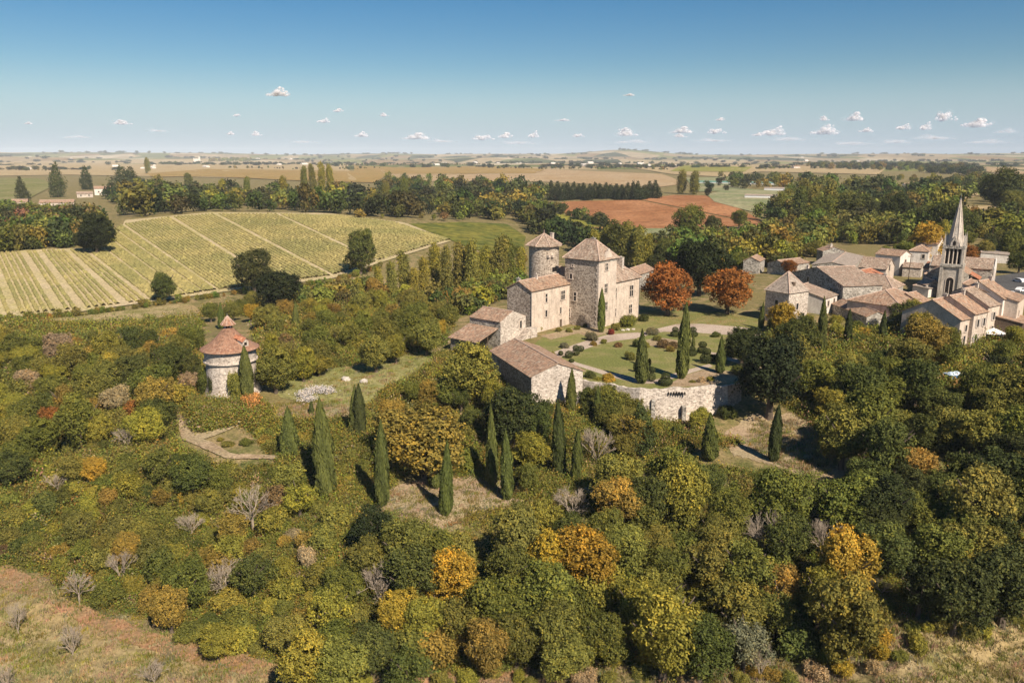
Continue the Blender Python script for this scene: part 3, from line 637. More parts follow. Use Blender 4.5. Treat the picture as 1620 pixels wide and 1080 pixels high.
# windows read off the walls they sit in: pixel centre, width, height, cells
def cw(face, X, Y, w, h, nx=1, ny=1, off=0.0, **k):
    a, z = ch.fp(face, 780 + X / 6, 360 + Y / 6, off); return ch.window(face, a, z - h / 2, w, h, nx, ny, off, **k)
for X, Y, w, h, nx, ny in [(505,668,.75,2.1,1,2), (662,640,1.55,2.2,2,2), (503,815,.75,1.7,1,1), (640,785,.6,1.6,1,1)]: cw('R', X, Y, w, h, nx, ny, 8.74)
ch.door('R', ch.fp('R', 780 + 640/6, 513, 8.74)[0], -.1, 1.0, 2.0, 8.74)
for X, Y, w, h, nx, ny in [(740,462,.85,1.3,1,1), (778,655,.85,2.2,1,2), (718,805,.9,2.2,1,2), (757,362,.4,.45,1,1)]: cw('L', X, Y, w, h, nx, ny, 0.0)
for X, Y, w, h, nx, ny in [(1077,372,1.2,1.7,2,2), (1070,575,1.3,2.2,2,2), (1070,745,1.3,2.0,2,2)]: cw('R', X, Y, w, h, nx, ny, -.06)
for X, Y, w, h, nx, ny in [(1163,622,.75,2.6,1,2), (1312,600,1.7,2.9,2,2), (1302,772,1.5,2.3,2,2), (1158,805,.75,2.0,1,2)]: cw('R', X, Y, w, h, nx, ny, .15)
# stone dormer gable on the keep
mb = MB(); mb.box(2.7, -.14, 16.62, 5.6, .35, 18.1); pr = [(2.7, 18.1), (5.6, 18.1), (5.2, 18.7), (4.6, 19.0), (4.5, 19.7), (3.8, 19.7), (3.7, 19.0), (3.1, 18.7)]
mb.add([(x, -.14, z) for x, z in pr] + [(x, .35, z) for x, z in pr], [tuple(range(8)), tuple(range(8, 16))[::-1]] + [(i, 8+i, 8+(i+1)%8, (i+1)%8) for i in range(8)])
mb.build('dormer_gable', M['ashlar'], ch.root)
ch.slopes([[(2.5, .3, 18.1), (2.5, 3.2, 18.1), (4.15, 3.2, 19.1), (4.15, .3, 19.1)], [(5.8, 3.2, 18.1), (5.8, .3, 18.1), (4.15, .3, 19.1), (4.15, 3.2, 19.1)]], M['tile_old'], [], name='dormer_roof')
# putlog consoles on round tower
mb = MB()
for a in (R_(250), R_(235)): mb.box(tc[0]+4.1*math.cos(a)-.35, tc[1]+4.1*math.sin(a)-.35, 16.9, tc[0]+4.1*math.cos(a)+.35, tc[1]+4.1*math.sin(a)+.35, 17.5)
mb.build('corbel', M['ashlar'], ch.root)
mb = MB(); a = R_(262); mb.box(tc[0]+3.85*math.cos(a)-.7, tc[1]+3.85*math.sin(a)-.15, 13.2, tc[0]+3.85*math.cos(a)+.7, tc[1]+3.85*math.sin(a)+.2, 14.3); mb.build('opening', M['dark'], ch.root)

# ------------------------------------------------------------------ chapel-like outbuilding beside the castle
cp = Bld('outbuilding', 'small gabled stone outbuilding with arched window and lean-to roof left of the castle', 'outbuilding', (-2.7, 179.3), A50, 0, 'the gabled outbuilding')
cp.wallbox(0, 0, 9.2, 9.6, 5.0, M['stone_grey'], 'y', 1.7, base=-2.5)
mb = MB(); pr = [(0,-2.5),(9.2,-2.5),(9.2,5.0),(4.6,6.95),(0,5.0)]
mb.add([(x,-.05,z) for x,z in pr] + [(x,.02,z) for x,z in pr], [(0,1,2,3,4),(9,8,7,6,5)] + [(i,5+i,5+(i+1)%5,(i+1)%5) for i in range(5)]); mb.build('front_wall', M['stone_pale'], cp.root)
cp.gable_roof(0, 0, 9.2, 9.6, 5.0, 1.7, 'y', M['tile'], over=.3, goff=-.02)
cp.window('R', 7.3, 2.4, .75, 1.5, 1, 1, -.05, arch=True)
mb = MB(); mb.box(-6.8, 1.2, -2.5, -6.4, 9.4, 1.2); mb.build('lean_to_wall', M['stone_grey'], cp.root)
cp.slopes([[(-7.4, 9.8, 1.3), (-7.4, .6, 1.3), (.02, .6, 3.5), (.02, 9.8, 3.5)]], M['tile'], [], name='lean_to_roof')
for x in (-6.6, -3.4): mb = MB(); mb.tube((x, .9, -2.5), (x, .9, 1.4 + (x + 7.4) * .29), .12, n=6); mb.build('post', M['wood'], cp.root)
st = MB()
for i in range(8): st.box(5.4 + i*.4, -2.0, -1.2, 5.8 + i*.4, -.3, .2 + i * .26)
st.box(8.6, -2.2, -1.2, 11.0, -.2, 2.2); st.build('stone_stair', M['stone_pale'], cp.root)

# ------------------------------------------------------------------ long barn in front of the terrace
ba = math.atan2(.365, .93); F = Vector((3.6, 141.0)); bn = Bld('barn', 'long low stone barn with rust-coloured canal tile roof below the garden path', 'barn', F, ba, -2.8, 'the long barn')
bn.wallbox(0, 0, 10.4, 21.5, 5.6, M['stone'], 'y', 1.9, base=-2)
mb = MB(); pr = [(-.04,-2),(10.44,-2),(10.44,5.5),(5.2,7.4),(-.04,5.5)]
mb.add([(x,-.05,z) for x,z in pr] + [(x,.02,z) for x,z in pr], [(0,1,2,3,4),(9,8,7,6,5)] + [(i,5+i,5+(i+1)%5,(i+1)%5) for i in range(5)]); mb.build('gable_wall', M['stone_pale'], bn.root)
bn.gable_roof(0, 0, 10.4, 21.5, 5.6, 1.9, 'y', M['tile'], over=.55, goff=.25)

# ------------------------------------------------------------------ dovecote
dx, dy, dz = -54.0, 148.2, -2.2
dv_ = thing('dovecote', 'round stone dovecote with bell-shaped red tile roof and small lantern on top', 'dovecote', (dx, dy, dz)); LM.append((360, 585, 'the round dovecote'))
mb = MB(); mb.lathe([(5.9, -1.5), (5.5, .2), (5.0, 1.6), (4.85, 6.6)], 64); mb.build('wall', M['stone_pale'], dv_, True)
mb = MB(); mb.lathe([(4.87, 6.5), (5.3, 6.55), (5.3, 6.75), (5.02, 6.85), (5.02, 9.0), (5.2, 9.05), (5.2, 9.2), (4.6, 9.25)], 64); mb.build('upper_band', M['stone_pale'], dv_)
prof = [(5.1, 9.05), (5.75, 8.95), (5.75, 9.08), (4.9, 9.6), (4.0, 10.35), (3.1, 11.3), (2.2, 12.4), (1.45, 13.45), (.95, 14.2), (.6, 14.3)]
mb = MB(); mb.lathe(prof, 64); rf = mb.build('roof', M['tile_flat'], dv_, True)
for i in range(8):
    a = i * math.pi / 4 + .2; mb = MB(); mb.tube((.72*math.cos(a), .72*math.sin(a), 14.1), (.72*math.cos(a), .72*math.sin(a), 15.15), .09, n=6); mb.build('lantern_post', M['whitepaint'] if i % 2 else M['wood'], dv_)
mb = MB(); mb.lathe([(.5, 14.2), (.5, 15.0)], 12); mb.build('lantern_core', M['dark'], dv_)
mb = MB(); mb.lathe([(.7, 15.1), (1.5, 14.95), (1.5, 15.05), (.8, 16.1), (.04, 17.3)], 8, a0=.2, a1=.2+2*math.pi); lr = mb.build('lantern_roof', M['tile_flat'], dv_)
for i in range(8):
    a = .2 + math.pi*i/4; mb = MB(); mb.tube((1.5*math.cos(a), 1.5*math.sin(a), 15.06), (.8*math.cos(a), .8*math.sin(a), 16.12), .07, n=5).tube((.8*math.cos(a), .8*math.sin(a), 16.12), (.04*math.cos(a), .04*math.sin(a), 17.3), .07, n=5); mb.build('ridge', M['ridge'], lr)
mb = MB(); mb.tube((0,0,17.2), (0,0,17.9), .08, .02, 6); mb.build('finial', M['metal'], lr)
# dormer on the right flank
dm = MB(); a = R_(-28); c, s_ = math.cos(a), math.sin(a)
def dpt(r, t, z): return (r*c - t*s_, r*s_ + t*c, z)
for t in (-.7, .7): dm.add([dpt(r, t + dt_, z) for dt_ in (-.1, .1) for r, z in ((3.1, 11.2), (4.5, 9.9), (4.5, 11.3), (3.1, 11.9))], [(0,1,2,3),(7,6,5,4),(0,4,5,1),(1,5,6,2),(2,6,7,3),(3,7,4,0)])
dm.add([dpt(4.48, -.8, 9.9), dpt(4.48, .8, 9.9), dpt(4.48, .8, 11.3), dpt(4.48, 0, 12.0), dpt(4.48, -.8, 11.3), dpt(4.36, -.8, 9.9), dpt(4.36, .8, 9.9), dpt(4.36, .8, 11.3), dpt(4.36, 0, 12.0), dpt(4.36, -.8, 11.3)], [(0,1,2,3,4),(9,8,7,6,5)] + [(i, 5+i, 5+(i+1)%5, (i+1)%5) for i in range(5)])
dm = dm.build('dormer', M['ashlar'], dv_)
dr = MB(); dr.add([dpt(4.75, -1.0, 11.2), dpt(4.75, 0, 12.15), dpt(1.9, 0, 12.75), dpt(2.4, -1.0, 12.1), dpt(4.75, 1.0, 11.2), dpt(2.4, 1.0, 12.1)], [(0,1,2,3), (4,5,2,1)], [[(0,0),(0,1.3),(2.6,1.3),(2.2,0)]]*2); dr.build('dormer_roof', M['tile_red'], dm)
dh = MB(); dh.add([dpt(4.49, -.35, 10.2), dpt(4.49, .35, 10.2), dpt(4.49, .35, 11.0), dpt(4.49, -.35, 11.0)], [(0,1,2,3)]); dh.build('dormer_opening', M['dark'], dm)

def squash(o):
    if o.type == 'MESH' and not o.name.startswith(('wall', 'upper_band')):
        for v in o.data.vertices:
            if v.co.z > 9.08: v.co.z = 9.08 + (v.co.z - 9.08) * .78
        o.data.update()
    for c in o.children: squash(c)
for c in dv_.children: squash(c)
dv_.scale = (.945, .945, .96)
# ------------------------------------------------------------------ garden: terrace, walls, paths
def flat(name, P, mat, z, skirt=0):
    mb = MB(); V = [tuple(at_z(x, y, z)) for x, y in P]; n = len(V); mb.add(V, [tuple(range(n))])
    if skirt: mb.add(V + [(v[0], v[1], z - skirt) for v in V], [(i, n + i, n + (i+1) % n, (i+1) % n) for i in range(n)])
    o = mb.build(name, mat); me = o.data
    import bmesh as bmm
    b = bmm.new(); b.from_mesh(me); bmm.ops.triangulate(b, faces=b.faces[:]); bmm.ops.recalc_face_normals(b, faces=b.faces[:]); 
    b.to_mesh(me); b.free(); return kind(o, 'structure')
GP = [(846,543),(868,526),(905,516),(945,514),(1012,490),(1200,494),(1216,556),(1170,604),(1150,611),(1075,617),(1012,618.5),(985,614),(925,605),(898,590),(884,566),(852,560)]
flat('garden_ground', GP, M['lawn'], .03, 1.2)
flat('gravel_path', [(872,558),(900,548),(929,538),(958,530),(985,527),(1011,525.5),(1008,535),(975,539),(952,543),(923,553),(890,563),(884,568),(876,566)], M['gravel'], .034)
flat('drive', [(1009,527),(1045,518.5),(1070,512.5),(1110,512),(1160,516),(1200,520),(1206,532),(1158,530),(1097,525.7),(1049,524.6),(1008,534)], M['gravel'], .038)
flat('gravel_path', [(905,570),(912,573),(961,587.5),(1000,596),(1012,602),(1040,600),(1060,592),(1122,575.5),(1128,579),(1066,598),(1044,606),(1010,607),(955,592.5),(903,575)], M['gravel'], .042)
flat('gravel_path', [(1124,556.5),(1140,559),(1170,568),(1205,581),(1202,587),(1165,574),(1126,561)], M['gravel'], .046)
flat('flower_bed', [(1022,538),(1040,533),(1072,538),(1070,552),(1046,551),(1024,545)], M['dirt'], .05)
flat('flower_bed', [(855,531),(905,519),(948,517),(975,524),(955,529),(935,534),(915,527),(872,537)], M['dirt'], .054)
flat('upper_lawn', [(866,552),(880,540),(915,528),(932,537),(900,546.5),(872,556)], M['lawn'], .058)
flat('dry_border', [(1080,595),(1120,582),(1180,590),(1178,599),(1150,607),(1085,611),(1052,611)], M['dirt'], .05)
# retaining wall: stones built as a thick ragged-topped wall along the terrace edge
WPX = [(905,601),(925,605.5),(985,615),(1012,619.5),(1045,619),(1075,618),(1110,615),(1150,612),(1171,605)]
wp = [at_z(x, y, 0) for x, y in WPX]; wp_d = []
for a, b in zip(wp[:-1], wp[1:]):
    n = max(2, int((b - a).length / .8)); wp_d += [a.lerp(b, i / n) for i in range(n)]
wp_d.append(wp[-1]); mb = MB(); n = len(wp_d); secs = []
for i, p in enumerate(wp_d):
    d = (wp_d[min(i+1, n-1)] - wp_d[max(i-1, 0)]).normalized(); nn = Vector((d.y, -d.x, 0)); px = proj(p)[0]
    top = .55 + .12 * math.sin(i * .9) + random.uniform(-.12, .12); top *= 1 if px < 1140 else max(.0, 1 - (px - 1140) / 30)
    b_ = -7.5; secs += [p + nn * .75 + Vector((0,0,b_)), p + nn * .3 + Vector((0,0,top)), p - nn * .25 + Vector((0,0,top + random.uniform(-.06,.06))), p - nn * .25 + Vector((0,0,b_))]
fs = [(4*i+j, 4*i+4+j, 4*i+5+j, 4*i+1+j) for i in range(n-1) for j in range(3)] + [(0,1,2,3), (4*n-1,4*n-2,4*n-3,4*n-4)]
rwr = thing('retaining_wall', 'tall weathered stone retaining wall holding up the formal garden', 'wall', tuple(wp[4] + Vector((0,0,-6)))); LM.append((1080, 640, 'the garden retaining wall'))
def loc(mb, root): mb.v = [(v[0] - root.location.x, v[1] - root.location.y, v[2] - root.location.z) for v in mb.v]; return mb
mb.add(secs, fs); loc(mb, rwr).build('wall', M['stone_pale'], rwr)
for px, tp in ((1033, -1.3), (1082, -2.6)):                                  # buttresses and slots
    p = at_z(px, 619, 0); mb = MB(); mb.box(p.x - .35, p.y - 1.1, -7.5, p.x + .35, p.y + .1, tp); loc(mb, rwr).build('buttress', M['stone_grey'], rwr)
for i in range(7):
    p = at_z(1057 + i * 4.3, 620.5, -.2); mb = MB(); mb.box(p.x - .09, p.y - .56, -.6, p.x + .09, p.y - .1, -.05); loc(mb, rwr).build('weep_slot', M['dark'], rwr)
# ------------------------------------------------------------------ village houses, from the corners of their eaves
def house3(name, label, Fp, Lp, Rp, ze, roof, rise, wall='plaster', tile='tile', z0=0.0, lu=None, lv=None, wr=(), wl=(), over=.35, rl=None, lm=None, cat='house', chim=(), deep=-3, ang=None, shut=None):
    F = at_z(*Fp, z0 + ze); a_ = []
    if Rp: r = at_z(*Rp, z0 + ze) - F; lu = lu or r.length; a_.append(math.atan2(r.y, r.x))
    if Lp: l = at_z(*Lp, z0 + ze) - F; lv = lv or l.length; a_.append(math.atan2(l.y, l.x) - math.pi / 2)
    a = ang if ang is not None else sum(a_) / len(a_)
    if ang is None and len(a_) == 2 and abs(a_[0] - a_[1]) > R_(35): a = a_[0] if lu > lv else a_[1]
    b = Bld(name, label, cat, F, a, z0, lm)
    g = {'gx': 'x', 'gy': 'y'}.get(roof)
    if roof == 'shed':
        mb = MB(); pr = [(0, deep), (lv, deep), (lv, ze + rise), (0, ze)]
        mb.add([(0, y, z) for y, z in pr] + [(lu, y, z) for y, z in pr], [(3,2,1,0), (4,5,6,7)] + [(i, (i+1) % 4, 4 + (i+1) % 4, 4 + i) for i in range(4)]); mb.build('wall', M[wall], b.root)
        ro = b.slopes([[(-.2, -over, ze - rise/lv*over + .16), (lu + .2, -over, ze - rise/lv*over + .16), (lu + .2, lv + .1, ze + rise + .16), (-.2, lv + .1, ze + rise + .16)]], M[tile], [((-.2, lv, ze + rise + .16), (lu + .2, lv, ze + rise + .16))])
    else:
        b.wallbox(0, 0, lu, lv, ze, M[wall], g, rise, deep)
        if g: ro = b.gable_roof(0, 0, lu, lv, ze, rise, g, M[tile], over)
        else: ro = b.hip_roof(0, 0, lu, lv, ze, rise, rl if rl is not None else abs(lu - lv), 'x' if (lu >= lv or roof == 'hx') else 'y', M[tile], over)
    for f, ws in (('R', wr), ('L', wl)):
        ln = lu if f == 'R' else lv
        for (t, z, w, h, *k) in ws: b.window(f, t * ln, z, w, h, *(k or [1, 1]), shutters=shut)
    for (x, y, z, h) in chim: b.chimney(x * lu, y * lv, ze + z, h, ro)
    b.lu, b.lv = lu, lv
    return b
def Z(r, X, Y, k): return (r[0] + X / k, r[1] + Y / k)
q5 = lambda X, Y: (1200 + X / 6.48, 380 + Y / 6.48)
q4 = lambda X, Y: (1430 + X / 6.0, 300 + Y / 6.0)
q6 = lambda X, Y: (1430 + X / 6.353, 430 + Y / 6.353)
h = house3('house', 'grey stone house with steep pyramid roof at the village edge', q5(315,550), q5(80,510), q5(510,520), 8, 'hip', 5.0, 'stone_pale', 'tile_grey', rl=.3, lm='the pyramid-roofed house', wr=[(.45,3.6,.9,1.6),(.8,.6,.9,1.8)], wl=[(.5,3.5,1.0,2.4),(.3,.4,.9,1.8)])
dm = MB(); dm.box(2.6, .9, 9.2, 3.5, 2.6, 10.6); dm.build('dormer', M['wood'], h.root)
house3('house', 'long house with sagging tiled roof behind the pyramid-roofed house', q5(870,472), q5(345,330), None, 7.0, 'gx', 3.4, 'stone_grey', 'tile_old', lu=12, wl=[(.2,4.4,1.1,1.3),(.66,5.6,1.1,1.4),(.85,4.4,.8,1.2)], chim=[(.3,.9,1.2,1.2)], lm='the long sagging-roofed house')
house3('house', 'low white-walled extension with broad shed roof below the long house', q5(680,600), None, q5(872,565), 4.6, 'shed', 2.3, 'white', 'tile_old', lv=8.5, wr=[(.3,2.2,1.0,1.5),(.75,2.3,1.0,1.5)], ang=R_(48))
house3('house', 'small tower house with pale gable behind the long house', q5(905,330), q5(770,318), q5(1010,315), 7.6, 'hip', 1.4, 'plaster', 'tile_old', rl=1, wr=[(.4,4.6,.6,2.4),(.7,4.6,.6,2.4)])
house3('house', 'broad hip-roofed grey house with one white-framed window in the village', q5(1375,512), q5(885,478), q5(1570,470), 5.4, 'hip', 3.3, 'stone_grey', 'tile_old', rl=5, wl=[(.72,2.6,1.3,1.9),(.94,1.6,1.4,2.6),(.4,2.8,.9,1.4)], wr=[(.7,2.2,1.0,1.6)], chim=[(.5,.3,2.4,1.2)], lm='the broad hip-roofed house')
house3('house', 'front house with wide orange-brown tiled roof and pale rendered gable', q5(1470,692), q5(965,605), q5(1640,605), 5.0, 'hip', 3.0, 'plaster', 'tile', rl=4.5, wr=[(.3,2.4,.9,1.5),(.7,2.4,.9,1.5)], wl=[(.5,2,1,1.6)], lm='the wide orange-roofed house')
house3('shed', 'low lean-to shed with orange tiles in front of the wide-roofed house', q5(1110,782), q5(760,650), None, 2.6, 'gy', 1.2, 'stone_grey', 'tile', lu=5.5, cat='shed')
house3('barn', 'small barn with mottled weathered roof and pale cut-away gable', q5(1310,298), q5(1022,275), None, 5.2, 'gy', 2.8, 'plaster', 'tile_old', lu=11, wr=[(.35,4.2,1.8,2.2)], cat='barn')
house3('house', 'pale house with low tiled roof behind the mottled barn', q5(1455,165), q5(1200,140), None, 7.0, 'gy', 1.6, 'white', 'tile', lu=8, wr=[(.5,4,1.0,1.5)])
house3('house', 'small stone house with chimney at the back of the village', q5(880,110), q5(660,110), q5(985,128), 5.0, 'gx', 1.6, 'stone_grey', 'tile', wl=[(.35,1,1.2,2.8),(.7,2,.9,1.4)], wr=[(.6,2,.8,1.3)], chim=[(.1,.6,1.0,1.6)])
house3('shed', 'dark weathered shed with mono-pitch roof behind the long house', q5(960,275), q5(830,225), q5(1080,165), 4.0, 'gx', 1.2, 'stone_grey', 'tile_grey', cat='shed', wl=[(.4,1.2,1.0,1.4)])
house3('shed', 'orange-tiled outhouse between the tower house and hip-roofed house', q5(1005,410), None, q5(1215,345), 3.8, 'shed', 1.6, 'plaster', 'tile_red', lv=5, cat='shed', ang=R_(40))
house3('outhouse', 'long low tiled outhouse half hidden in trees behind the rust chestnuts', q5(290,255), q5(262,225), q5(520,228), 3.2, 'gx', 1.2, 'stone_grey', 'tile', cat='outhouse')
house3('outhouse', 'small tiled roof behind the castle among trees', (1012,434), (1002,430), (1036,426), 4.0, 'gx', 1.6, 'stone_grey', 'tile', cat='outhouse', z0=0, lv=7)
house3('outhouse', 'small tiled roof at the wood edge near the dark oaks', q5(10,218), None, q5(65,190), 3.5, 'gx', 1.4, 'stone_grey', 'tile', cat='outhouse', lv=6)
# white house with several roofs
house3('house', 'white two-storey house with shallow hip roof left of the church spire', q4(235,590), q4(58,585), q4(360,560), 7.2, 'hip', 1.7, 'white', 'tile', rl=3, wl=[(.25,4.6,.9,1.5),(.75,1.2,.9,1.6),(.3,1.2,.9,1.6)], wr=[(.35,4.6,.9,1.5),(.35,1.2,1.1,2.0),(.75,4.6,.9,1.5)], lm='the white two-storey house')
house3('house', 'white gabled house with bright roof behind the white two-storey house', q4(325,520), q4(115,510), q4(440,500), 9.0, 'gy', 1.8, 'white', 'tile', wr=[(.5,6.2,1.1,1.6),(.25,3.0,1.0,1.6)], chim=[(.5,.9,1.4,1.1),(.5,.1,1.6,1.1)])
house3('house', 'narrow house with bright orange roof beside the church tower', q4(265,750), q4(190,742), q4(305,725), 6.2, 'gy', 1.6, 'plaster', 'tile_red', wl=[(.5,3.6,.8,1.4)], wr=[(.5,3.6,.8,1.4)])
house3('house', 'grey-roofed house touching the left side of the church', q4(410,705), q4(305,700), None, 7.6, 'gy', 2.0, 'stone_grey', 'tile_old', lu=9)
house3('shed', 'small ruinous lean-to at the foot of the church tower', q4(350,850), q4(255,870), None, 4.0, 'shed', 1.2, 'stone_grey', 'tile_old', lu=4, cat='shed', ang=R_(50), lv=5)
house3('hut', 'small stone hut with patchy tile roof below the narrow orange-roofed house', q4(215,905), q4(160,890), q4(270,880), 3.6, 'gy', 1.3, 'stone_grey', 'tile_old', cat='hut', lv=5, lu=5, wr=[(.5,.2,1,2)])
house3('hut', 'low outbuilding with old tiles between the white house and the narrow orange-roofed house', q4(165,745), q4(95,740), q4(190,715), 3.4, 'gy', 1.2, 'stone_pale', 'tile_old', cat='hut', lv=6, lu=5)
house3('garage', 'small garage with flat grey roof beside the street below the church tower', q4(235,940), None, q4(300,925), 2.8, 'shed', .3, 'white', 'tile_grey', cat='garage', lv=5, ang=R_(35), lu=5)
house3('house', 'narrow roof squeezed between the wide orange-roofed house and the terraced row', q6(165,310), None, q6(240,270), 5.2, 'gx', 1.8, 'plaster', 'tile', lv=8, ang=R_(36), lu=5, wr=[(.5,2.4,.9,1.5)])
house3('cottage', 'small cottage with pink tiled roof and white gable right of the spire', q4(900,492), q4(768,478), q4(948,478), 3.2, 'gy', 1.9, 'white', 'tile', cat='cottage', lm='the small white-gabled cottage', lu=7)
house3('shed', 'flat-roofed pale shed behind the church', q4(1000,622), q4(800,628), q4(1020,580), 3.2, 'shed', .4, 'white', 'tile_grey', cat='shed', lv=10, ang=R_(60))
# terraced row stepping up the street
RA = R_(36)
def row(label, X, Y, X2_, Y2_, ze, lv, rise, wr, z0=0.0, wall='plaster', tile='tile', **k):
    return house3('terraced_house', label, q6(X, Y), None, q6(X2_, Y2_), ze, 'gx', rise, wall, tile, z0=z0, lv=lv, wr=wr, wl=[], cat='house', over=.4, ang=RA, chim=[(.85, .47, rise, .9)], **k)
row('lowest terraced house of the row with orange roof and climbing plants on its wall', 570, 485, 702, 455, 6.6, 13.5, 3.6, [(.45,.3,.9,2.3),(.5,3.6,.9,1.5)], z0=-.5, lm='the terraced row')
row('second terraced house of the row with mottled orange roof', 708, 425, 845, 393, 7.5, 11.8, 3.3, [(.35,4.2,.9,1.8),(.8,4.2,.9,1.8),(.3,.4,1.0,2.2)], z0=-.4, shut='shutter')
row('third terraced house of the row with pale brown roof and skylight', 852, 348, 1000, 322, 8.5, 11.8, 3.3, [(.5,5.0,.9,1.8),(.5,1.6,.9,1.9)], z0=-.3, tile='tile_old', shut='shutter')
row('highest terraced house of the row with clean brown roof and white wall', 1000, 270, 1140, 248, 9.6, 11.8, 3.3, [(.4,5.4,.8,1.5),(.3,2.4,.6,.6)], z0=-.1, wall='white')
house3('terraced_house', 'brown-roofed terraced house at the right edge of the village', q6(1150,300), None, q6(1330,290), 9.0, 'shed', 3.0, 'plaster', 'tile', lv=12, wr=[(.3,5,.9,1.5)], ang=R_(50), lu=10)
house3('shed', 'open shed with orange lean-to roof beside the terraced row', q6(1195,520), None, q6(1330,450), 4.4, 'shed', 1.6, 'wood', 'tile', lv=9, ang=R_(50), cat='shed', lu=9, z0=0)
# ------------------------------------------------------------------ church
cx, cy = at_z(1515, 474, 0).x, at_z(1515, 474, 0).y; ca = R_(56)
cb = Bld('church', 'stone village church with slender pinnacled spire and tiled nave', 'church', (cx, cy), ca, 0, 'the church spire'); S = 5.4; g = M['spire']
cb.wallbox(0, 0, S, S, 10.2, g, base=-1, name='tower_wall')
for x in (-.35, S - .55):
    for y in (-.35, S - .55):
        mb = MB(); mb.box(x, y, -1, x + .9, y + .9, 9.6); mb.box(x + .12, y + .12, 9.6, x + .78, y + .78, 15.6); mb.build('corner_buttress', g, cb.root)
        pn = MB(); pn.lathe([(.5, 15.6), (.42, 16.6), (.02, 20.2)], 4, (x + .45, y + .45), a0=math.pi/4, a1=math.pi/4 + 2*math.pi); pn.build('pinnacle', g, cb.root)
mb = MB(); mb.box(-.45, -.45, 9.7, S + .45, S + .45, 10.3); mb.box(-.3, -.3, 10.3, S + .3, S + .3, 10.6); mb.build('gallery', M['stone_grey'], cb.root)
mb = MB(); mb.box(.7, .7, 10.6, S - .7, S - .7, 15.3); mb.build('belfry_core', M['dark'], cb.root)
for i in range(5):
    for f in 'RL':
        t = .55 + i * (S - 1.1) / 4; mb = MB(); c_ = (t, .22) if f == 'R' else (.22, t)
        mb.tube((*c_, 10.6), (*c_, 15.2), .2, .18, 8); mb.build('column', M['ashlar'], cb.root)
mb = MB(); mb.box(-.3, -.3, 15.2, S + .3, S + .3, 15.8)
for i in range(9):
    for y in (-.38, S + .12): mb.box(-.2 + i * .62, y, 15.8, .05 + i * .62, y + .25, 16.2)
    for x in (-.38, S + .12): mb.box(x, -.2 + i * .62, 15.8, x + .25, .05 + i * .62, 16.2)
mb.build('parapet', M['stone_grey'], cb.root)
for f in 'RLBK':                                          # gablets on the spire
    mb = MB(); w = .95; zz = 15.8
    def gp(t, d, z): return {'R': (S/2 + t, d, z), 'L': (d, S/2 + t, z), 'B': (S/2 + t, S - d, z), 'K': (S - d, S/2 + t, z)}[f]
    V = [gp(-w, .1, zz), gp(w, .1, zz), gp(w, .1, zz + 1.2), gp(0, .1, zz + 3.2), gp(-w, .1, zz + 1.2)] + [gp(0, 1.9, zz + 3.2), gp(-w, 1.4, zz + 1.2), gp(w, 1.4, zz + 1.2)]
    mb.add(V, [(0,1,2,3,4), (2,7,5,3), (4,3,5,6)]); mb.build('gablet', g, cb.root)
    mb = MB(); mb.add([gp(-.4, .06, zz + .2), gp(.4, .06, zz + .2), gp(.4, .06, zz + 1.3), gp(0, .06, zz + 1.9), gp(-.4, .06, zz + 1.3)], [(0,1,2,3,4)]); mb.build('louvre', M['dark'], cb.root)
mb = MB(); mb.lathe([(2.45, 15.8), (2.0, 18.2), (1.1, 24), (.12, 29.6)], 8, (S/2, S/2), a0=math.pi/8, a1=math.pi/8 + 2*math.pi); sp = mb.build('spire', g, cb.root)
for i in range(8):
    a = math.pi/8 + i*math.pi/4; p0 = (S/2 + 2.47*math.cos(a), S/2 + 2.47*math.sin(a), 15.8); p1 = (S/2 + .14*math.cos(a), S/2 + .14*math.sin(a), 29.6); pa = Vector((S/2 + 2.02*math.cos(a), S/2 + 2.02*math.sin(a), 18.2)); pb = Vector((S/2 + 1.12*math.cos(a), S/2 + 1.12*math.sin(a), 24))
    mb = MB(); mb.tube(p0, pa, .13, .12, 5).tube(pa, pb, .12, .1, 5).tube(pb, p1, .1, .06, 5); mb.build('spire_rib', M['ashlar'], sp)
mb = MB(); mb.tube((S/2, S/2, 29.4), (S/2, S/2, 31.3), .05, n=5).tube((S/2 - .45, S/2, 30.7), (S/2 + .45, S/2, 30.7), .05, n=5); mb.lathe([(.02,29.5),(.25,29.7),(.02,29.95)], 8, (S/2, S/2)); mb.build('cross', M['metal'], sp)
cb.window('L', S/2, .5, 2.0, 5.0, 2, 1, 0, 'ashlar', .2, arch=True, open_=True)
cb.window('R', S/2, 3.0, 1.2, 3.0, 1, 1, 0, 'ashlar', .2, arch=True, open_=True)
# nave, aisle and transept running back-right from the tower
cb.wallbox(S + .02, -1.5, 17, 8.5, 7.2, M['stone_grey'], 'x', 2.9, -1, 'nave_wall'); cb.gable_roof(S + .02, -1.5, 17, 8.5, 7.2, 2.9, 'x', M['tile'], .4, -.05)
mb = MB(); mb.box(9.6, -4.2, -1, 16.0, -1.52, 5.2); mb.build('aisle_wall', M['plaster'], cb.root)
cb.slopes([[(9.3, -4.6, 5.3), (16.3, -4.6, 5.3), (16.3, -1.2, 7.2), (9.3, -1.2, 7.2)]], M['tile_red'], [], name='aisle_roof')
cb.wallbox(17.02, -7.5, 26, 10.5, 7.8, M['stone_grey'], 'y', 2.6, -1, 'transept_wall'); cb.gable_roof(17.02, -7.5, 26, 10.5, 7.8, 2.6, 'y', M['tile_old'], .35, -.4)
mb = MB(); pr = [(17.0,-1),(26.02,-1),(26.02,8.0),(21.5,10.9),(17.0,8.0)]
mb.add([(x,-7.75,z) for x,z in pr] + [(x,-7.48,z) for x,z in pr], [(0,1,2,3,4),(9,8,7,6,5)] + [(i,5+i,5+(i+1)%5,(i+1)%5) for i in range(5)]); mb.build('transept_gable', M['white'], cb.root)
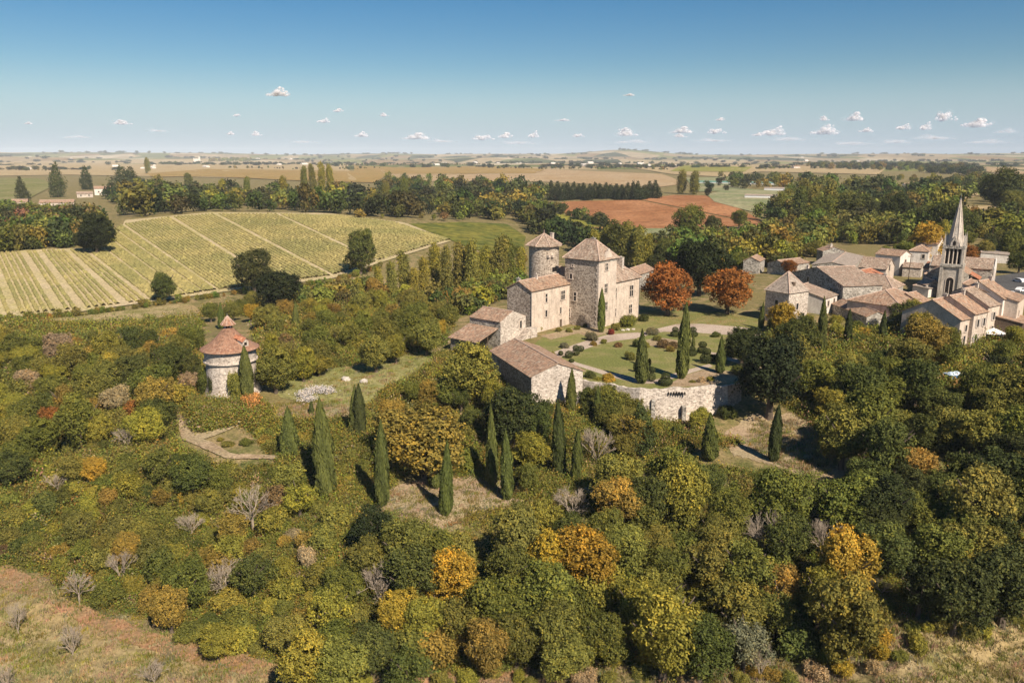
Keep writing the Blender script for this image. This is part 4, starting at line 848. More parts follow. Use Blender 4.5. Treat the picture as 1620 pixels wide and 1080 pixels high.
cb.window('R', 21.5, 2.0, 1.4, 3.5, 1, 1, -7.75, 'ashlar', arch=True)
# ------------------------------------------------------------------ far farmhouses and ruin
def far_house(name, label, px, py, w, d, hgt, rise, a, wall='white', tile='tile', roof='gx', win=2, cat='farmhouse'):
    p = G(px, py); b = Bld(name, label, cat, p, a, p.z - .3); b.wallbox(0, 0, w, d, hgt, M[wall], roof[1], rise, -2)
    b.gable_roof(0, 0, w, d, hgt, rise, roof[1], M[tile], .4)
    for i in range(win): b.window('R', w * (i + .5) / win, hgt * .45, 1.1, 1.4)
    return b
FH = [('farmhouse','cream farmhouse with two chimneys among dark trees on the far left',150,309,16,9,7,2.2,30,'white','tile'),('farmhouse','lower farm wing in front of the cream farmhouse',122,313,14,8,4,1.8,28,'stone_pale','tile_old'),
 ('farmhouse','long low farm roof at the far left edge',62,327,26,9,3.4,2,18,'stone_pale','tile'),('farmhouse','small farmhouse at the left edge with pale wall',18,327,12,8,4,2,20,'plaster','tile'),
 ('farmhouse','pale farm by the right-hand wood beyond the spire',1388,297,30,10,4,2,10,'plaster','tile_old'),('farmhouse','white house among trees beyond the village',1434,303,14,9,7,2.2,40,'white','tile'),
 ('farmhouse','low cream farm beside the stubble field',1505,303,34,12,4,2,15,'white','tile'),('farmhouse','tiny white farmhouse on the far ridge',1256,267,22,12,6,2.5,20,'white','tile'),('farmhouse','small pale house by the far hedge',1440,308,12,8,5,2,30,'plaster','tile')]
for n, l, px, py, w, d, hg, rs, a, wl, tl in FH: far_house(n, l, px, py, w, d, hg, rs, R_(a), wl, tl)
p = G(308, 257); rn = Bld('ruined_castle', 'pale ruined castle keep on the far plateau beside a wood', 'ruin', p, R_(20), p.z)
for nm, x0, y0, x1, y1, hh in (('tower', 28, 0, 38, 12, 40), ('hall', 0, 0, 27.9, 14, 24), ('turret', -7, 2, -.1, 10, 28)): rn.wallbox(x0, y0, x1, y1, hh, M['white'], base=-4, name=nm)
mb = MB()
for i in range(6): mb.box(1 + i * 4.6, -.01, 24, 3.6 + i * 4.6, 2, 25.5 + (i % 3))
mb.build('battlement', M['white'], rn.root)
gh = G(1150, 289); mb = MB()
for px, py, L in ((1172, 291.5, 130),):
    p = G(px, py); b = Bld('greenhouse', 'long green-roofed farm tunnel beyond the brown field', 'greenhouse', p, R_(-30), p.z); b.wallbox(-L/2, 0, L/2, 9, 2.4, M['whitepaint'], 'x', 1.6, -1)
    mgr = m_flat('green_sheeting', (.12,.25,.19), .6); b.gable_roof(-L/2, 0, L/2, 9, 2.4, 1.6, 'x', mgr, .3)
for px, py, L in ((1205, 314, 32), (1250, 302, 60)):
    p = G(px, py); b = Bld('farm_shed', 'low white farm shed in the pale pasture' if L < 50 else 'long white poultry shed beyond the pale pasture', 'farm shed', p, R_(-25), p.z); b.wallbox(-L/2, 0, L/2, 7, 2.6, M['whitepaint'], 'x', 1, -1); b.gable_roof(-L/2, 0, L/2, 7, 2.6, 1, 'x', M['tile_grey'], .3)
# ------------------------------------------------------------------ pylon poles, gazebo, cars, blue shelter
def pole(px, pyb, pyt, label):
    p = G(px, pyb); a, b_, c = ray(px, pyt); hgt = CAMZ + c / b_ * p.y - p.z; t = thing('utility_pole', label, 'utility pole', p)
    MB().tube((0,0,-.5), (0,0,hgt), .16, .1, 8).build('pole', M['wood'], t); MB().box(-.9,-.06,hgt-.9,.9,.06,hgt-.75).build('crossarm', M['wood'], t)
    for x in (-.75, 0, .75): MB().tube((x,0,hgt-.75), (x,0,hgt-.5), .06, .04, 6).build('insulator', M['metal'], t)
pole(1571, 341, 320, 'tall wooden power pole standing in the stubble field right of the spire')
pole(1568.5, 384, 357, 'wooden power pole in front of the small white-gabled cottage')
pole(1437, 442, 402, 'wooden street pole beside the white two-storey house')
p = at_z(1560, 547, -1.2); gz = thing('gazebo', 'white-roofed garden gazebo on a walled deck below the terraced row', 'gazebo', p, R_(50)); LM.append((1570, 535, 'the white gazebo'))
MB().box(-1, -3.4, -2, 9, 3, .4).build('deck', M['stone_pale'], gz)
for x in (.3, 6.3):
    for y in (-2.8, 1.8): MB().box(x-.07, y-.07, .4, x+.07, y+.07, 2.9).build('post', M['whitepaint'], gz)
mb = MB(); mb.add([(-.2,-3.3,2.9),(6.8,-3.3,2.9),(6.8,2.3,2.9),(-.2,2.3,2.9),(1.6,-.5,3.9),(5.0,-.5,3.9)], [(0,1,5,4),(1,2,5),(2,3,4,5),(3,0,4),(3,2,1,0)]); mb.build('canopy', M['whitepaint'], gz)
for i in range(14): MB().box(-.9, -3.3 + i*.45, .4, -.84, -3.26 + i*.45, 1.3).build('baluster', M['wood'], gz)
MB().box(-.95, -3.35, 1.3, -.8, 3, 1.38).build('handrail', M['wood'], gz)
MB().box(2.0,-1.2,.95,4.6,.2,1.05).box(2.2,-1,.4,2.3,-.9,.95).box(4.3,-.1,.4,4.4,0,.95).build('table', M['wood'], gz)
def car(px, py, rz, label):
    p = at_z(px, py, 0); t = thing('car', label, 'car', (p.x, p.y, T(p.x, p.y)), rz); mb = MB()
    pr = [(-2.1,.35),(2.1,.35),(2.15,.8),(1.35,.95),(.7,1.45),(-1.2,1.5),(-1.9,1.0),(-2.15,.9)]; n = len(pr)
    mb.add([(x,-.85,z) for x,z in pr] + [(x,.85,z) for x,z in pr], [tuple(range(n)), tuple(range(n,2*n))[::-1]] + [(i,n+i,n+(i+1)%n,(i+1)%n) for i in range(n)]); mb.build('body', M['whitepaint'], t)
    for y in (-.862, .862): mb = MB(); mb.add([(1.1,y,1.0),(.62,y,1.38),(-1.1,y,1.42),(-1.6,y,1.0)], [(0,1,2,3)]); mb.build('side_window', M['glass'], t)
    mb = MB(); mb.add([(1.36,-.75,.96),(1.36,.75,.96),(.74,.7,1.43),(.74,-.7,1.43)], [(0,1,2,3)]); mb.v = [(v[0]+.02, v[1], v[2]+.02) for v in mb.v]; mb.build('windscreen', M['glass'], t)
    for x in (-1.35, 1.35):
        for y in (-.8, .8): MB().tube((x,y-.1,.32), (x,y+.1,.32), .32, n=14).build('wheel', M['dark'], t)
car(1598, 468, R_(70), 'white car parked at the back of the lot near the highest terraced house'); car(1612, 447, R_(100), 'white car parked beside the church transept'); car(1615, 462, R_(30), 'white car parked nearest the terraced row')
p = G(1507, 603); bs = thing('shelter', 'small bright blue garden shelter with pale roof among the trees', 'shelter', p, R_(15)); LM.append((1507, 596, 'the blue shelter'))
MB().box(-1.3,-1.0,0,1.3,1.0,1.5).build('wall', M['blue'], bs)
mb = MB(); mb.add([(-1.5,-1.2,1.5),(1.5,-1.2,1.5),(1.5,1.2,1.5),(-1.5,1.2,1.5),(-.8,0,2.0),(.8,0,2.0)], [(0,1,5,4),(1,2,5),(2,3,4,5),(3,0,4),(3,2,1,0)]); mb.build('roof', m_flat('pale_blue_sheet', (.55,.66,.78), .5, .1), bs)
for x in (-.65, .45): MB().box(x-.3, -1.04, .6, x+.3, -.995, 1.3).build('window', M['glass'], bs)
# ------------------------------------------------------------------ plants: prototypes
def quads_at(C, Nrm, size, r, aspect=.62, bend=0):
    """leaf-shaped quads centred at C facing Nrm"""
    n = len(C); Nrm = Nrm / (np.linalg.norm(Nrm, axis=1, keepdims=True) + 1e-9); ref = r.normal(0, 1, (n, 3))
    a = np.cross(Nrm, ref); a /= np.linalg.norm(a, axis=1, keepdims=True) + 1e-9; b = np.cross(Nrm, a); s = np.asarray(size)[:, None]
    V = np.stack([C - a * s, C - b * s * aspect + Nrm * s * .12, C + a * s, C + b * s * aspect + Nrm * s * .12], 1).reshape(-1, 3)
    return V, np.arange(4 * n).reshape(n, 4)
def crown(lobes, N, leaf, seed, up=.35, shell=(.72, 1.05), flat=1.0, jitter=.75, spray=3):
    """lobes: k x 5 (x, y, z, radius, tone). Leaves sit in small sprays on the lobes' outer shells"""
    r = np.random.default_rng(seed); L = np.asarray(lobes, float); ns = N // spray
    p = L[:, 3] ** 2; k = r.choice(len(L), ns * 2, p=p / p.sum()); d = r.normal(0, 1, (ns * 2, 3)); d[:, 2] += up; d /= np.linalg.norm(d, axis=1, keepdims=True)
    rad = r.uniform(*shell, ns * 2) + .13 * np.sin(d[:, 0] * 8 + k) * np.sin(d[:, 1] * 8 + 2 * k)
    P = L[k, :3] + d * (L[k, 3] * rad)[:, None] * np.array([1, 1, flat])
    keep = np.ones(len(P), bool)
    for i in range(len(L)):
        q = np.linalg.norm((P - L[i, :3]) / np.array([1, 1, flat]), axis=1); keep &= ~((q < .62 * L[i, 3]) & (k != i))
    P, d, k = P[keep][:ns], d[keep][:ns], k[keep][:ns]
    tone = np.repeat(L[k, 4] + r.normal(0, .15 if spray > 5 else .1, len(P)), spray); nspread = leaf * (1.15 if spray > 5 else .9)
    C = np.repeat(P, spray, 0) + r.normal(0, nspread, (len(P) * spray, 3)); nr = np.repeat(d, spray, 0) + r.normal(0, jitter, (len(P) * spray, 3)) + np.array([0, 0, .25])
    V, F = quads_at(C, nr, leaf * r.uniform(.6, 1.25, len(C)), r)
    sh = np.clip(.42 + tone + r.normal(0, .17, len(C)), 0, 1); return V, F, sh
def blob_lobes(seed, n, rx=1.0, rz=.85, r0=.30, r1=.46, bottom=-.6):
    r = np.random.default_rng(seed); out = []
    while len(out) < n:
        p = r.normal(0, 1, 3); p /= np.linalg.norm(p); p *= r.uniform(.25, .72); p[2] *= rz
        if p[2] < bottom: continue
        if out and min(np.linalg.norm(p - np.array(o[:3])) for o in out) < .20: continue
        out.append([p[0] * rx, p[1] * rx, p[2], r.uniform(r0, r1), r.normal(0, .12)])
    return out
PROTO = {}
def addproto(kind_, V, F, sh, mat): me = fast_mesh(kind_ + '_crown', V, F, sh); me.materials.append(M[mat]); PROTO.setdefault(kind_, []).append(me)
for s in range(6):      # round crowns, radius 1, centred on the origin
    addproto('tree', *crown(blob_lobes(s, 24 + 4 * (s % 3), rz=.9 if s < 4 else 1.1, r0=.2, r1=.46), 13000, .042, 100 + s, shell=(.66, 1.12), spray=11, jitter=.6), 'leaf')
for s in range(3): addproto('airy', *crown(blob_lobes(40 + s, 26, r0=.18, r1=.30), 7500, .040, 140 + s, shell=(.3, 1.15), spray=8), 'leaf')
for s in range(5):      # shrubs: domes that come down to the ground
    L = blob_lobes(60 + s, 13, rz=.7, r0=.22, r1=.5, bottom=-.35); addproto('shrub', *crown(L, 6000, .062, 160 + s, up=.5, shell=(.66, 1.12), spray=9, jitter=.6), 'leaf')
for s in range(3):      # upright poplars, unit height along z, radius ~.16
    r = np.random.default_rng(80 + s); L = [[r.normal(0, .035), r.normal(0, .035), z, .085 + .085 * math.sin(math.pi * (z * .85 + .08)) + r.normal(0, .012), r.normal(0, .13)] for z in np.linspace(.14, .93, 16)]
    addproto('poplar', *crown(L, 3600, .024, 180 + s, shell=(.5, 1.15)), 'leaf')
def cypress_proto(seed, p=1.0, N=5200):
    r = np.random.default_rng(seed); z = 1 - r.uniform(0, 1, N) ** .62; a = r.uniform(0, 2 * math.pi, N); prof = np.minimum(1, (1 - z) * 2.3 * p) ** .75 * np.clip(.55 + z * 6, 0, 1)
    rr = prof * (r.uniform(.78, 1.03, N) + .11 * np.sin(a * 4 + z * 15 + seed) + .09 * np.sin(a * 7 - z * 29) * np.sin(z * 11 + seed)); P = np.stack([rr * np.cos(a), rr * np.sin(a), z], 1)
    # upright slivers, in units radius 1 / height 1
    t = np.stack([-np.sin(a), np.cos(a), 0 * a], 1); o = np.stack([np.cos(a), np.sin(a), 0 * a], 1); w = r.uniform(.05, .12, N)[:, None]; h = r.uniform(.012, .032, N)[:, None]; up = np.array([0, 0, 1.0])
    t = t + o * r.normal(0, .6, (N, 1)); V = np.stack([P - t * w, P - up * h + o * .02, P + t * w, P + up * h * 1.5 - o * .10 * r.uniform(0, 1, (N, 1))], 1).reshape(-1, 3)
    sh = np.clip(.42 + .16 * np.sin(a * 4 + z * 7 + seed) + r.normal(0, .16, N), 0, 1); return V, np.arange(4 * N).reshape(N, 4), sh
for s in range(4): addproto('cypress', *cypress_proto(200 + s, 1.0 if s % 2 else .72), 'needle')
for s in range(2):      # cedars and pines, unit height, layered
    r = np.random.default_rng(220 + s); L = [[r.normal(0, .3) * (1 - z) * .6, r.normal(0, .3) * (1 - z) * .6, z, .05 + .2 * (1 - z) ** .8, r.normal(0, .1)] for z in np.linspace(.12, .96, 18) for _ in range(2)]
    addproto('conifer', *crown(L, 3400, .028, 230 + s, up=.1, shell=(.5, 1.2)), 'needle')
def branching(seed, levels=4, spread=.6, fan=True):
    """a leafless crown: limbs fanning from a short trunk; unit half-width and unit height"""
    r = random.Random(seed); mb = MB()
    def grow(p, d, L, rad, lv):
        q = p + d * L; mid = p.lerp(q, .5) + Vector((r.gauss(0, .05), r.gauss(0, .05), 0)) * L; mb.tube(p, mid, rad, rad * .85, 4, False).tube(mid, q, rad * .85, rad * .68, 4, False)
        if lv == 0: return
        for _ in range(3):
            e = (d + Vector((r.gauss(0, spread), r.gauss(0, spread), r.gauss(.12, spread * .5)))).normalized(); grow(p.lerp(q, r.uniform(.5, 1)), e, L * r.uniform(.62, .85), max(rad * .64, .0042), lv - 1)
    h0 = .12 if fan else .45; mb.tube((0,0,-.1), (0,0,h0), .05, .04, 6, False)
    for i in range(6 if fan else 5):
        a = i * 1.05 + r.random() * .6; d = Vector((math.cos(a) * .75, math.sin(a) * .75, r.uniform(.6, 1.3))).normalized(); grow(Vector((0, 0, h0 * r.uniform(.6, 1))), d, .42, .019, levels)
    v = np.array(mb.v); w = np.percentile(np.hypot(v[:, 0], v[:, 1]), 97); h = np.percentile(v[:, 2], 99); k = v / np.array([w, w, h]); mb.v = [tuple(x) for x in k]
    return mb.mesh('bare_branches')
BARE = [branching(s, 4, .45 + .1 * (s % 3), s != 3) for s in range(4)]
for me in BARE: me.materials.append(M['twig'])
def trunk_proto(seed):
    r = random.Random(seed); mb = MB(); mb.tube((0,0,-.15), (0,0,.12), .075, .05, 8, False).tube((0,0,.12), (.01,.01,.55), .05, .036, 7, False)
    for i in range(6):
        a = i * 1.05 + r.random(); z = r.uniform(.32, .55); L = r.uniform(.25, .45); p = Vector((0, 0, z)); q = p + Vector((math.cos(a) * L, math.sin(a) * L, L * r.uniform(.5, 1.1))); mb.tube(p, p.lerp(q, .5) + Vector((0,0,-.03)), .028, .02, 5, False).tube(p.lerp(q, .5) + Vector((0,0,-.03)), q, .02, .008, 5, False)
    return mb.mesh('trunk')
TRUNK = [trunk_proto(s) for s in range(3)]
for me in TRUNK: me.materials.append(M['bark'])
mb = MB(); mb.tube((0,0,-.1), (0,0,.5), .03, .02, 7, False); POLE = mb.mesh('stem'); POLE.materials.append(M['bark'])
# tones of foliage (reflectance)
PAL = {'black': (.034,.043,.016), 'dark': (.062,.071,.022), 'deep': (.10,.112,.028), 'green': (.155,.160,.033), 'olive': (.205,.188,.042), 'grey': (.19,.18,.10), 'lime': (.27,.238,.040),
 'ochre': (.29,.20,.045), 'gold': (.38,.25,.036), 'tan': (.40,.29,.16), 'orange': (.43,.22,.075), 'rust': (.29,.115,.030), 'brown': (.20,.125,.055), 'red': (.22,.048,.033)}
SAY = {'black': 'blackish green', 'dark': 'dark green', 'deep': 'deep green', 'green': 'mid green', 'olive': 'olive green', 'grey': 'grey-green', 'lime': 'yellow-green', 'ochre': 'ochre-tinged', 'gold': 'golden yellow', 'tan': 'straw-coloured', 'orange': 'pale orange', 'rust': 'rust-brown', 'brown': 'brownish', 'red': 'dark red'}
VEG = []; vr = random.Random(11); RZ = [0]
def tint(c): k = vr.uniform(.85, 1.16); return tuple(max(.004, x * k * vr.uniform(.95, 1.06)) for x in PAL[c]) + (1,)
def put(kind_, name, x, y, R, H, pal, cat, form, group, label=None, z=None, hide=False):
    """one plant as a thing of its own: crown (and trunk) under an Empty, or a single mesh for a shrub"""
    z = float(T(x, y)) if z is None else z; px, py = proj((x, y, z + H * .5)); a = vr.uniform(0, 6.28)
    if kind_ in ('shrub',):
        me = vr.choice(PROTO['shrub']); o = link(name, me); o.location = (x, y, z + .30 * H); o.scale = (R, R, H * .72); o.rotation_euler = (0, 0, a); o.color = tint(pal); root = o
    else:
        root = bpy.data.objects.new(name, None); COL.objects.link(root); root.location = (x, y, z); root.rotation_euler = (0, 0, a); root.empty_display_size = .5
        if kind_ == 'bare':
            o = link('branches', vr.choice(BARE), None, root); o.scale = (R, R, H)
        else:
            c = link('crown', vr.choice(PROTO[kind_]), None, root); c.color = tint(pal)
            if kind_ in ('tree', 'airy'):
                c.scale = (R, R * vr.uniform(.9, 1.1), H * .46); c.location = (0, 0, H * .56); c.rotation_euler = (vr.uniform(-.12, .12), vr.uniform(-.12, .12), vr.uniform(0, 6))
                t = link('trunk', vr.choice(TRUNK), None, root); t.scale = (H * .8, H * .8, H * .9)
            else:
                root.rotation_euler = (vr.uniform(-.035, .035), vr.uniform(-.035, .035), a); w = R / {'poplar': .17, 'cypress': 1, 'conifer': .25}[kind_]; c.scale = (w, w * vr.uniform(.82, 1.1), H * (.97 if kind_ == 'cypress' else 1)); c.location = (0, 0, H * .03 if kind_ == 'cypress' else 0)
                t = link('trunk', POLE, None, root); t.scale = (max(R * 4, 3),) * 2 + (H * .6,)
    root['category'] = cat
    if group: root['group'] = group
    if label: root['label'] = label; LM_extra.append((px, py, label))
    else: VEG.append((root, f"{SAY[pal]} {form}" if kind_ != 'bare' else form, px, py))
    return root
LM_extra = []
def at_crown(px, py, rpx, hk, ck):
    """where a plant stands whose crown centre shows at px,py with half-width rpx; hk height/R, ck crown-centre height/H"""
    zc = zc_of(G(px, py)); 
    for _ in range(3): R = rpx * zc / FPX; p = G(px, py, R * hk * ck); zc = zc_of(p)
    return p.x, p.y, R, R * hk
FORM = {'tree': ('broadleaf_tree', 'tree', 'leafy tree', 'trees of the wooded slope', 2.1, .56), 'airy': ('broadleaf_tree', 'tree', 'thin-leaved tree', 'trees of the wooded slope', 2.2, .56), 'shrub': ('shrub', 'shrub', 'bush', 'bushes of the slope', 1.35, .45),
        'bare': ('bare_tree', 'tree', 'leafless pale tree', 'bare trees', 2.0, .55)}
def plant(kind_, px, py, rpx, pal, label=None, hk=None, form=None):
    n, c, f, g, h, ck = FORM[kind_]; x, y, R, H = at_crown(px, py, rpx, hk or h, ck); return put(kind_, n, x, y, R, H, pal, c, form or f, g, label)
def column(kind_, px, pyb, pyt, wpx, pal, label=None, z=None):
    """plants known by foot and tip"""
    p = G(px, pyb) if z is None else at_z(px, pyb, z); a, b, c = ray(px, pyt); H = CAMZ + c / b * p.y - p.z; R = wpx * zc_of(p) / FPX
    n, c_, f, g = {'cypress': ('cypress', 'cypress', 'slim cypress', 'tall slim cypresses'), 'poplar': ('poplar', 'poplar', 'upright poplar', 'poplars of the valley'), 'conifer': ('conifer', 'conifer', 'pointed conifer', 'conifers')}[kind_]
    return put(kind_, n, p.x, p.y, R, H, pal, c_, f, g, label)

# ------------------------------------------------------------------ cypresses
CY = [(393,633,546,9.5,'tall tapering cypress in front of the round dovecote'),(459,724,643,13,'broad-based cypress left of the cypress row'),(517,787,632,15,'tallest cypress with a broad twin-stemmed base at the left end of the row'),(504,745,668,8,'slighter cypress tucked behind the tallest one'),(562,690,609,9,'left stem of the cypress pair on the meadow edge'),(570,692,606,9,'right stem of the cypress pair on the meadow edge'),
 (605,800,667,11,'leaning slim cypress in front of the golden-brown thicket'),(690,772,670,10,'rear cypress of the touching pair in the terrace row'),(705,815,696,10,'front cypress of the touching pair in the terrace row'),(779,768,642,10,'tall cypress in front of the dark oak below the barn'),(803,790,680,9,'shorter cypress just right of the dark oak'),
 (886,752,632,10,'tall cypress below the barn gable beside the bare thicket'),(911,762,676,9,'shorter cypress beside the bare straw-coloured thicket'),(903,650,582,8,'cypress against the barn gable wall'),(944,674,610,5.5,'thin cypress left of the garden retaining wall'),
 (951,525.5,455,5.6,'slim cypress standing against the keep wall'),(1015,606,520,9.5,'stout garden cypress at the corner of the lawn'),(1078,599,477,9,'very tall garden cypress beside the lawn'),(1139,590,531,7,'small clipped garden cypress at the path end'),(1123,728,652,12,'wide clipped cypress below the retaining wall'),
 (1223,730,640,8,'cypress by the bare clearing'),(1299,560,470,6.5,'slim cypress in front of the low white-walled extension'),(1203,520,478,4,'thin cypress at the left foot of the pyramid-roofed house'),(1340,545,488,5,'thin cypress in front of the low lean-to shed'),(1395,535,490,5,'thin cypress below the wide orange-roofed house'),(350,520,478,4.5,'thin cypress just behind the dovecote lantern'),(468,520,478,5,'thin cypress in the ochre wood behind the meadow'),(493,655,632,3.5,'young cypress beside the white flowering patch'),(1096,557,528,3,'narrow rose-bed cypress behind the very tall one')]
for px, b, t, w, lb in CY: column('cypress', px, b, t, w, 'deep' if vr.random() < .7 else 'dark', lb)
LM += [(517, 710, 'the tallest cypress'), (703, 745, 'the touching cypress pair'), (886, 690, 'the cypress below the barn gable'), (1123, 690, 'the wide clipped cypress')]
# ------------------------------------------------------------------ named single trees and bushes
ONE = [('tree',1058,456,44,'rust','rust-brown round chestnut tree nearest the castle',1.75),('tree',1153,455,43,'rust','rust-brown round chestnut tree left of the village',1.75),('tree',1108,418,48,'black','very dark spreading tree behind the two rust chestnuts',1.8),
 ('tree',1222,588,62,'black','huge dark tree at the right end of the retaining wall',2.2),('tree',1175,545,32,'dark','dark round tree where the drive meets the garden edge',2.0),('shrub',405,637,22,'orange','pale orange bush at the foot of the dovecote cypress',1.5),('airy',297,600,20,'tan','straw-pink thin-leaved tree left of the dovecote',2.0),
 
 ('tree',569,398,29,'deep','lone bushy tree on the valley edge of the vineyard',2.3),('tree',258,451,20,'deep','lone round tree at the foot of the vineyard',2.6),('tree',400,425,33,'dark','tall dark tree at the lower vineyard edge behind the dovecote',2.3),('tree',440,458,38,'black','blackish spreading oak beside the tall dark tree',1.7),
 ('tree',150,368,28,'black','blackish twin tree at the vineyard corner',2.2),('tree',132,380,18,'dark','small dark tree beside the blackish twin tree',2.0),('tree',690,720,10,'deep',None,2),
 ('tree',670,690,72,'ochre','wide golden-brown tree behind the middle of the cypress row',1.7),('tree',740,590,48,'olive','olive tree with greyish leaves in front of the outbuilding lean-to',2.0),('tree',810,650,52,'dark','dark oak below the barn',2.1),('tree',850,668,34,'deep','deep green tree at the front corner of the barn',2.2),
 ('tree',842,712,38,'lime','rounded yellow-olive bush tree between the middle cypresses',1.7),('shrub',767,570,9,'red','dark red bush in front of the long barn',1.6),('tree',595,835,44,'black','dark holm oak in front of the leaning cypress',1.7),
 ('bare',398,805,38,'tan','large pale leafless tree on the scrub slope',1.9),('bare',1210,845,32,'tan','pale leafless tree with a straight trunk in the front wood',2.4),('bare',25,975,16,'tan','leafless young tree in the corner meadow nearest the red bank',3.4),('bare',112,1010,20,'tan','leafless leaning young tree in the middle of the corner meadow',2.8),('bare',242,1062,24,'tan','spreading leafless young tree at the lower edge of the meadow',1.6),('bare',8,1070,16,'tan','leafless sapling at the very corner of the meadow',2.4),
 ('bare',1000,660,10,'tan',None,2),('bare',945,705,32,'tan','bare straw-coloured thicket beside the shorter row cypress',1.8),('bare',905,795,30,'tan','pale leafless thicket below the cypress terrace',1.6),('bare',1275,825,26,'tan','bare fallen-looking tree beside the dark wood',1.7),('bare',1205,1045,20,'tan','leafless tree at the lower edge above the meadow',3.0),('bare',1395,930,20,'tan','bare tangled tree at the foot of the dark wood',1.6),('bare',300,830,26,'tan','pale dead branches in the lower left scrub',1.5),('bare',90,765,20,'tan','pale dead tree among green scrub at the left',1.8),('bare',200,690,22,'tan','small dead grey tree left of the path fork',1.6),('bare',1180,940,20,'tan','thin bare tree in the middle of the front wood',2.2),
 ('tree',500,625,0,'grey',None,1)]
for k_, px, py, r_, pal, lb, hk in ONE:
    if lb: plant(k_, px, py, r_, pal, lb, hk)
for px, py, R, H, pal, lb in ((331,621,1.7,6.4,'deep','dense ivy mound clinging to the left of the dovecote'),(341,626,1.2,4.6,'dark','dark ivy beside the pale dovecote foot'),(374,631,1.5,6.0,'olive','tall ivy mound on the front of the dovecote wall'),(383,632,1.0,4.8,'deep','ivy strip behind the dovecote cypress')):
    p = G(px, py); put('shrub', 'ivy', p.x, p.y, R, H, pal, 'ivy', 'ivy', 'ivy on the dovecote', lb)
for px, py, r_, pal in ((928,626,19,'deep'),(955,630,24,'green'),(982,634,22,'olive'),(1002,642,19,'green'),(965,655,26,'green'),(990,660,22,'olive'),(1008,662,22,'green'),(938,645,20,'deep'),(920,628,16,'olive'),(1040,672,13,'lime'),(1108,660,20,'lime'),(1075,680,15,'green'),(1000,640,15,'deep'),(975,672,22,'olive'),(1150,650,16,'deep')):
    plant('tree' if r_ > 16 else 'shrub', px, py, r_, pal, None, 2.0 if r_ > 16 else 1.4)
LM += [(1222, 588, 'the huge dark garden tree'), (670, 690, 'the wide golden-brown tree'), (398, 805, 'the large leafless tree'), (1210, 850, 'the straight-trunked leafless tree'), (595, 835, 'the dark holm oak'), (405, 637, 'the pale orange bush'), (1060, 460, 'the rust chestnut nearest the castle'), (1152, 460, 'the rust chestnut by the village'), (569, 398, 'the lone vineyard-edge tree'), (440, 450, 'the blackish spreading oak'), (150, 370, 'the blackish twin tree'),
       (310, 695, 'the path fork'), (1280, 720, 'the bare clearing'), (100, 1010, 'the corner meadow'), (1520, 1000, 'the lower right meadow'), (250, 470, 'the vineyard corner'), (1030, 345, 'the ploughed brown field'), (130, 310, 'the cream farmhouse'), (740, 375, 'the green crop field'), (310, 250, 'the far ruined castle'), (560, 610, 'the dovecote meadow'), (1600, 700, 'the right edge of the wood'), (300, 1010, 'the red bank'), (900, 1050, 'the lower red bank')]
# ------------------------------------------------------------------ poplars and conifers
for i, (px, b, t, w) in enumerate([(622,476,416,7),(640,470,400,8),(568,478,440,6),(600,470,425,6),(690,462,388,9),(707,468,392,8),(727,465,388,9),(748,468,385,9),(765,460,392,8),(790,455,375,10),(806,452,380,8),(822,448,395,7),(672,468,410,8),(655,472,425,7),(740,440,392,7),(778,448,398,7),
  (958,420,362,9),(975,424,352,11),(992,424,355,11),(1008,426,362,9),(1022,424,372,9),(940,412,365,8),(1078,307,271,7),(1098,308,273,7),(1232,352,306,8),(1262,354,298,9),(1284,352,296,8),(1245,330,300,7),(1312,350,292,10),(1272,325,285,7),
  (236,272,252,2.5),(232,275,250,2.5),(1490,395,350,7),(497,312,262,5),(510,312,260,5),(523,312,262,5),(300,302,275,5),(483,314,266,5),(352,318,285,5),(450,322,280,5),(610,326,290,5),(640,328,285,6),(392,318,282,5),(555,330,292,5)]):
    column('poplar', px, b, t, w, vr.choice(['green', 'olive', 'olive', 'lime', 'deep']))
for px, b, t, w in [(1012,718,640,18),(92,312,258,9),(35,318,280,7),(196,302,262,12),(210,302,265,11),(137,300,263,8)]: column('conifer', px, b, t, w, 'dark')
for i in range(20): px = 872 + i * 8.6; column('conifer', px, 316 - i * .05 + vr.uniform(-2, 2), 290 - vr.uniform(-3, 5), 6.5, 'black')
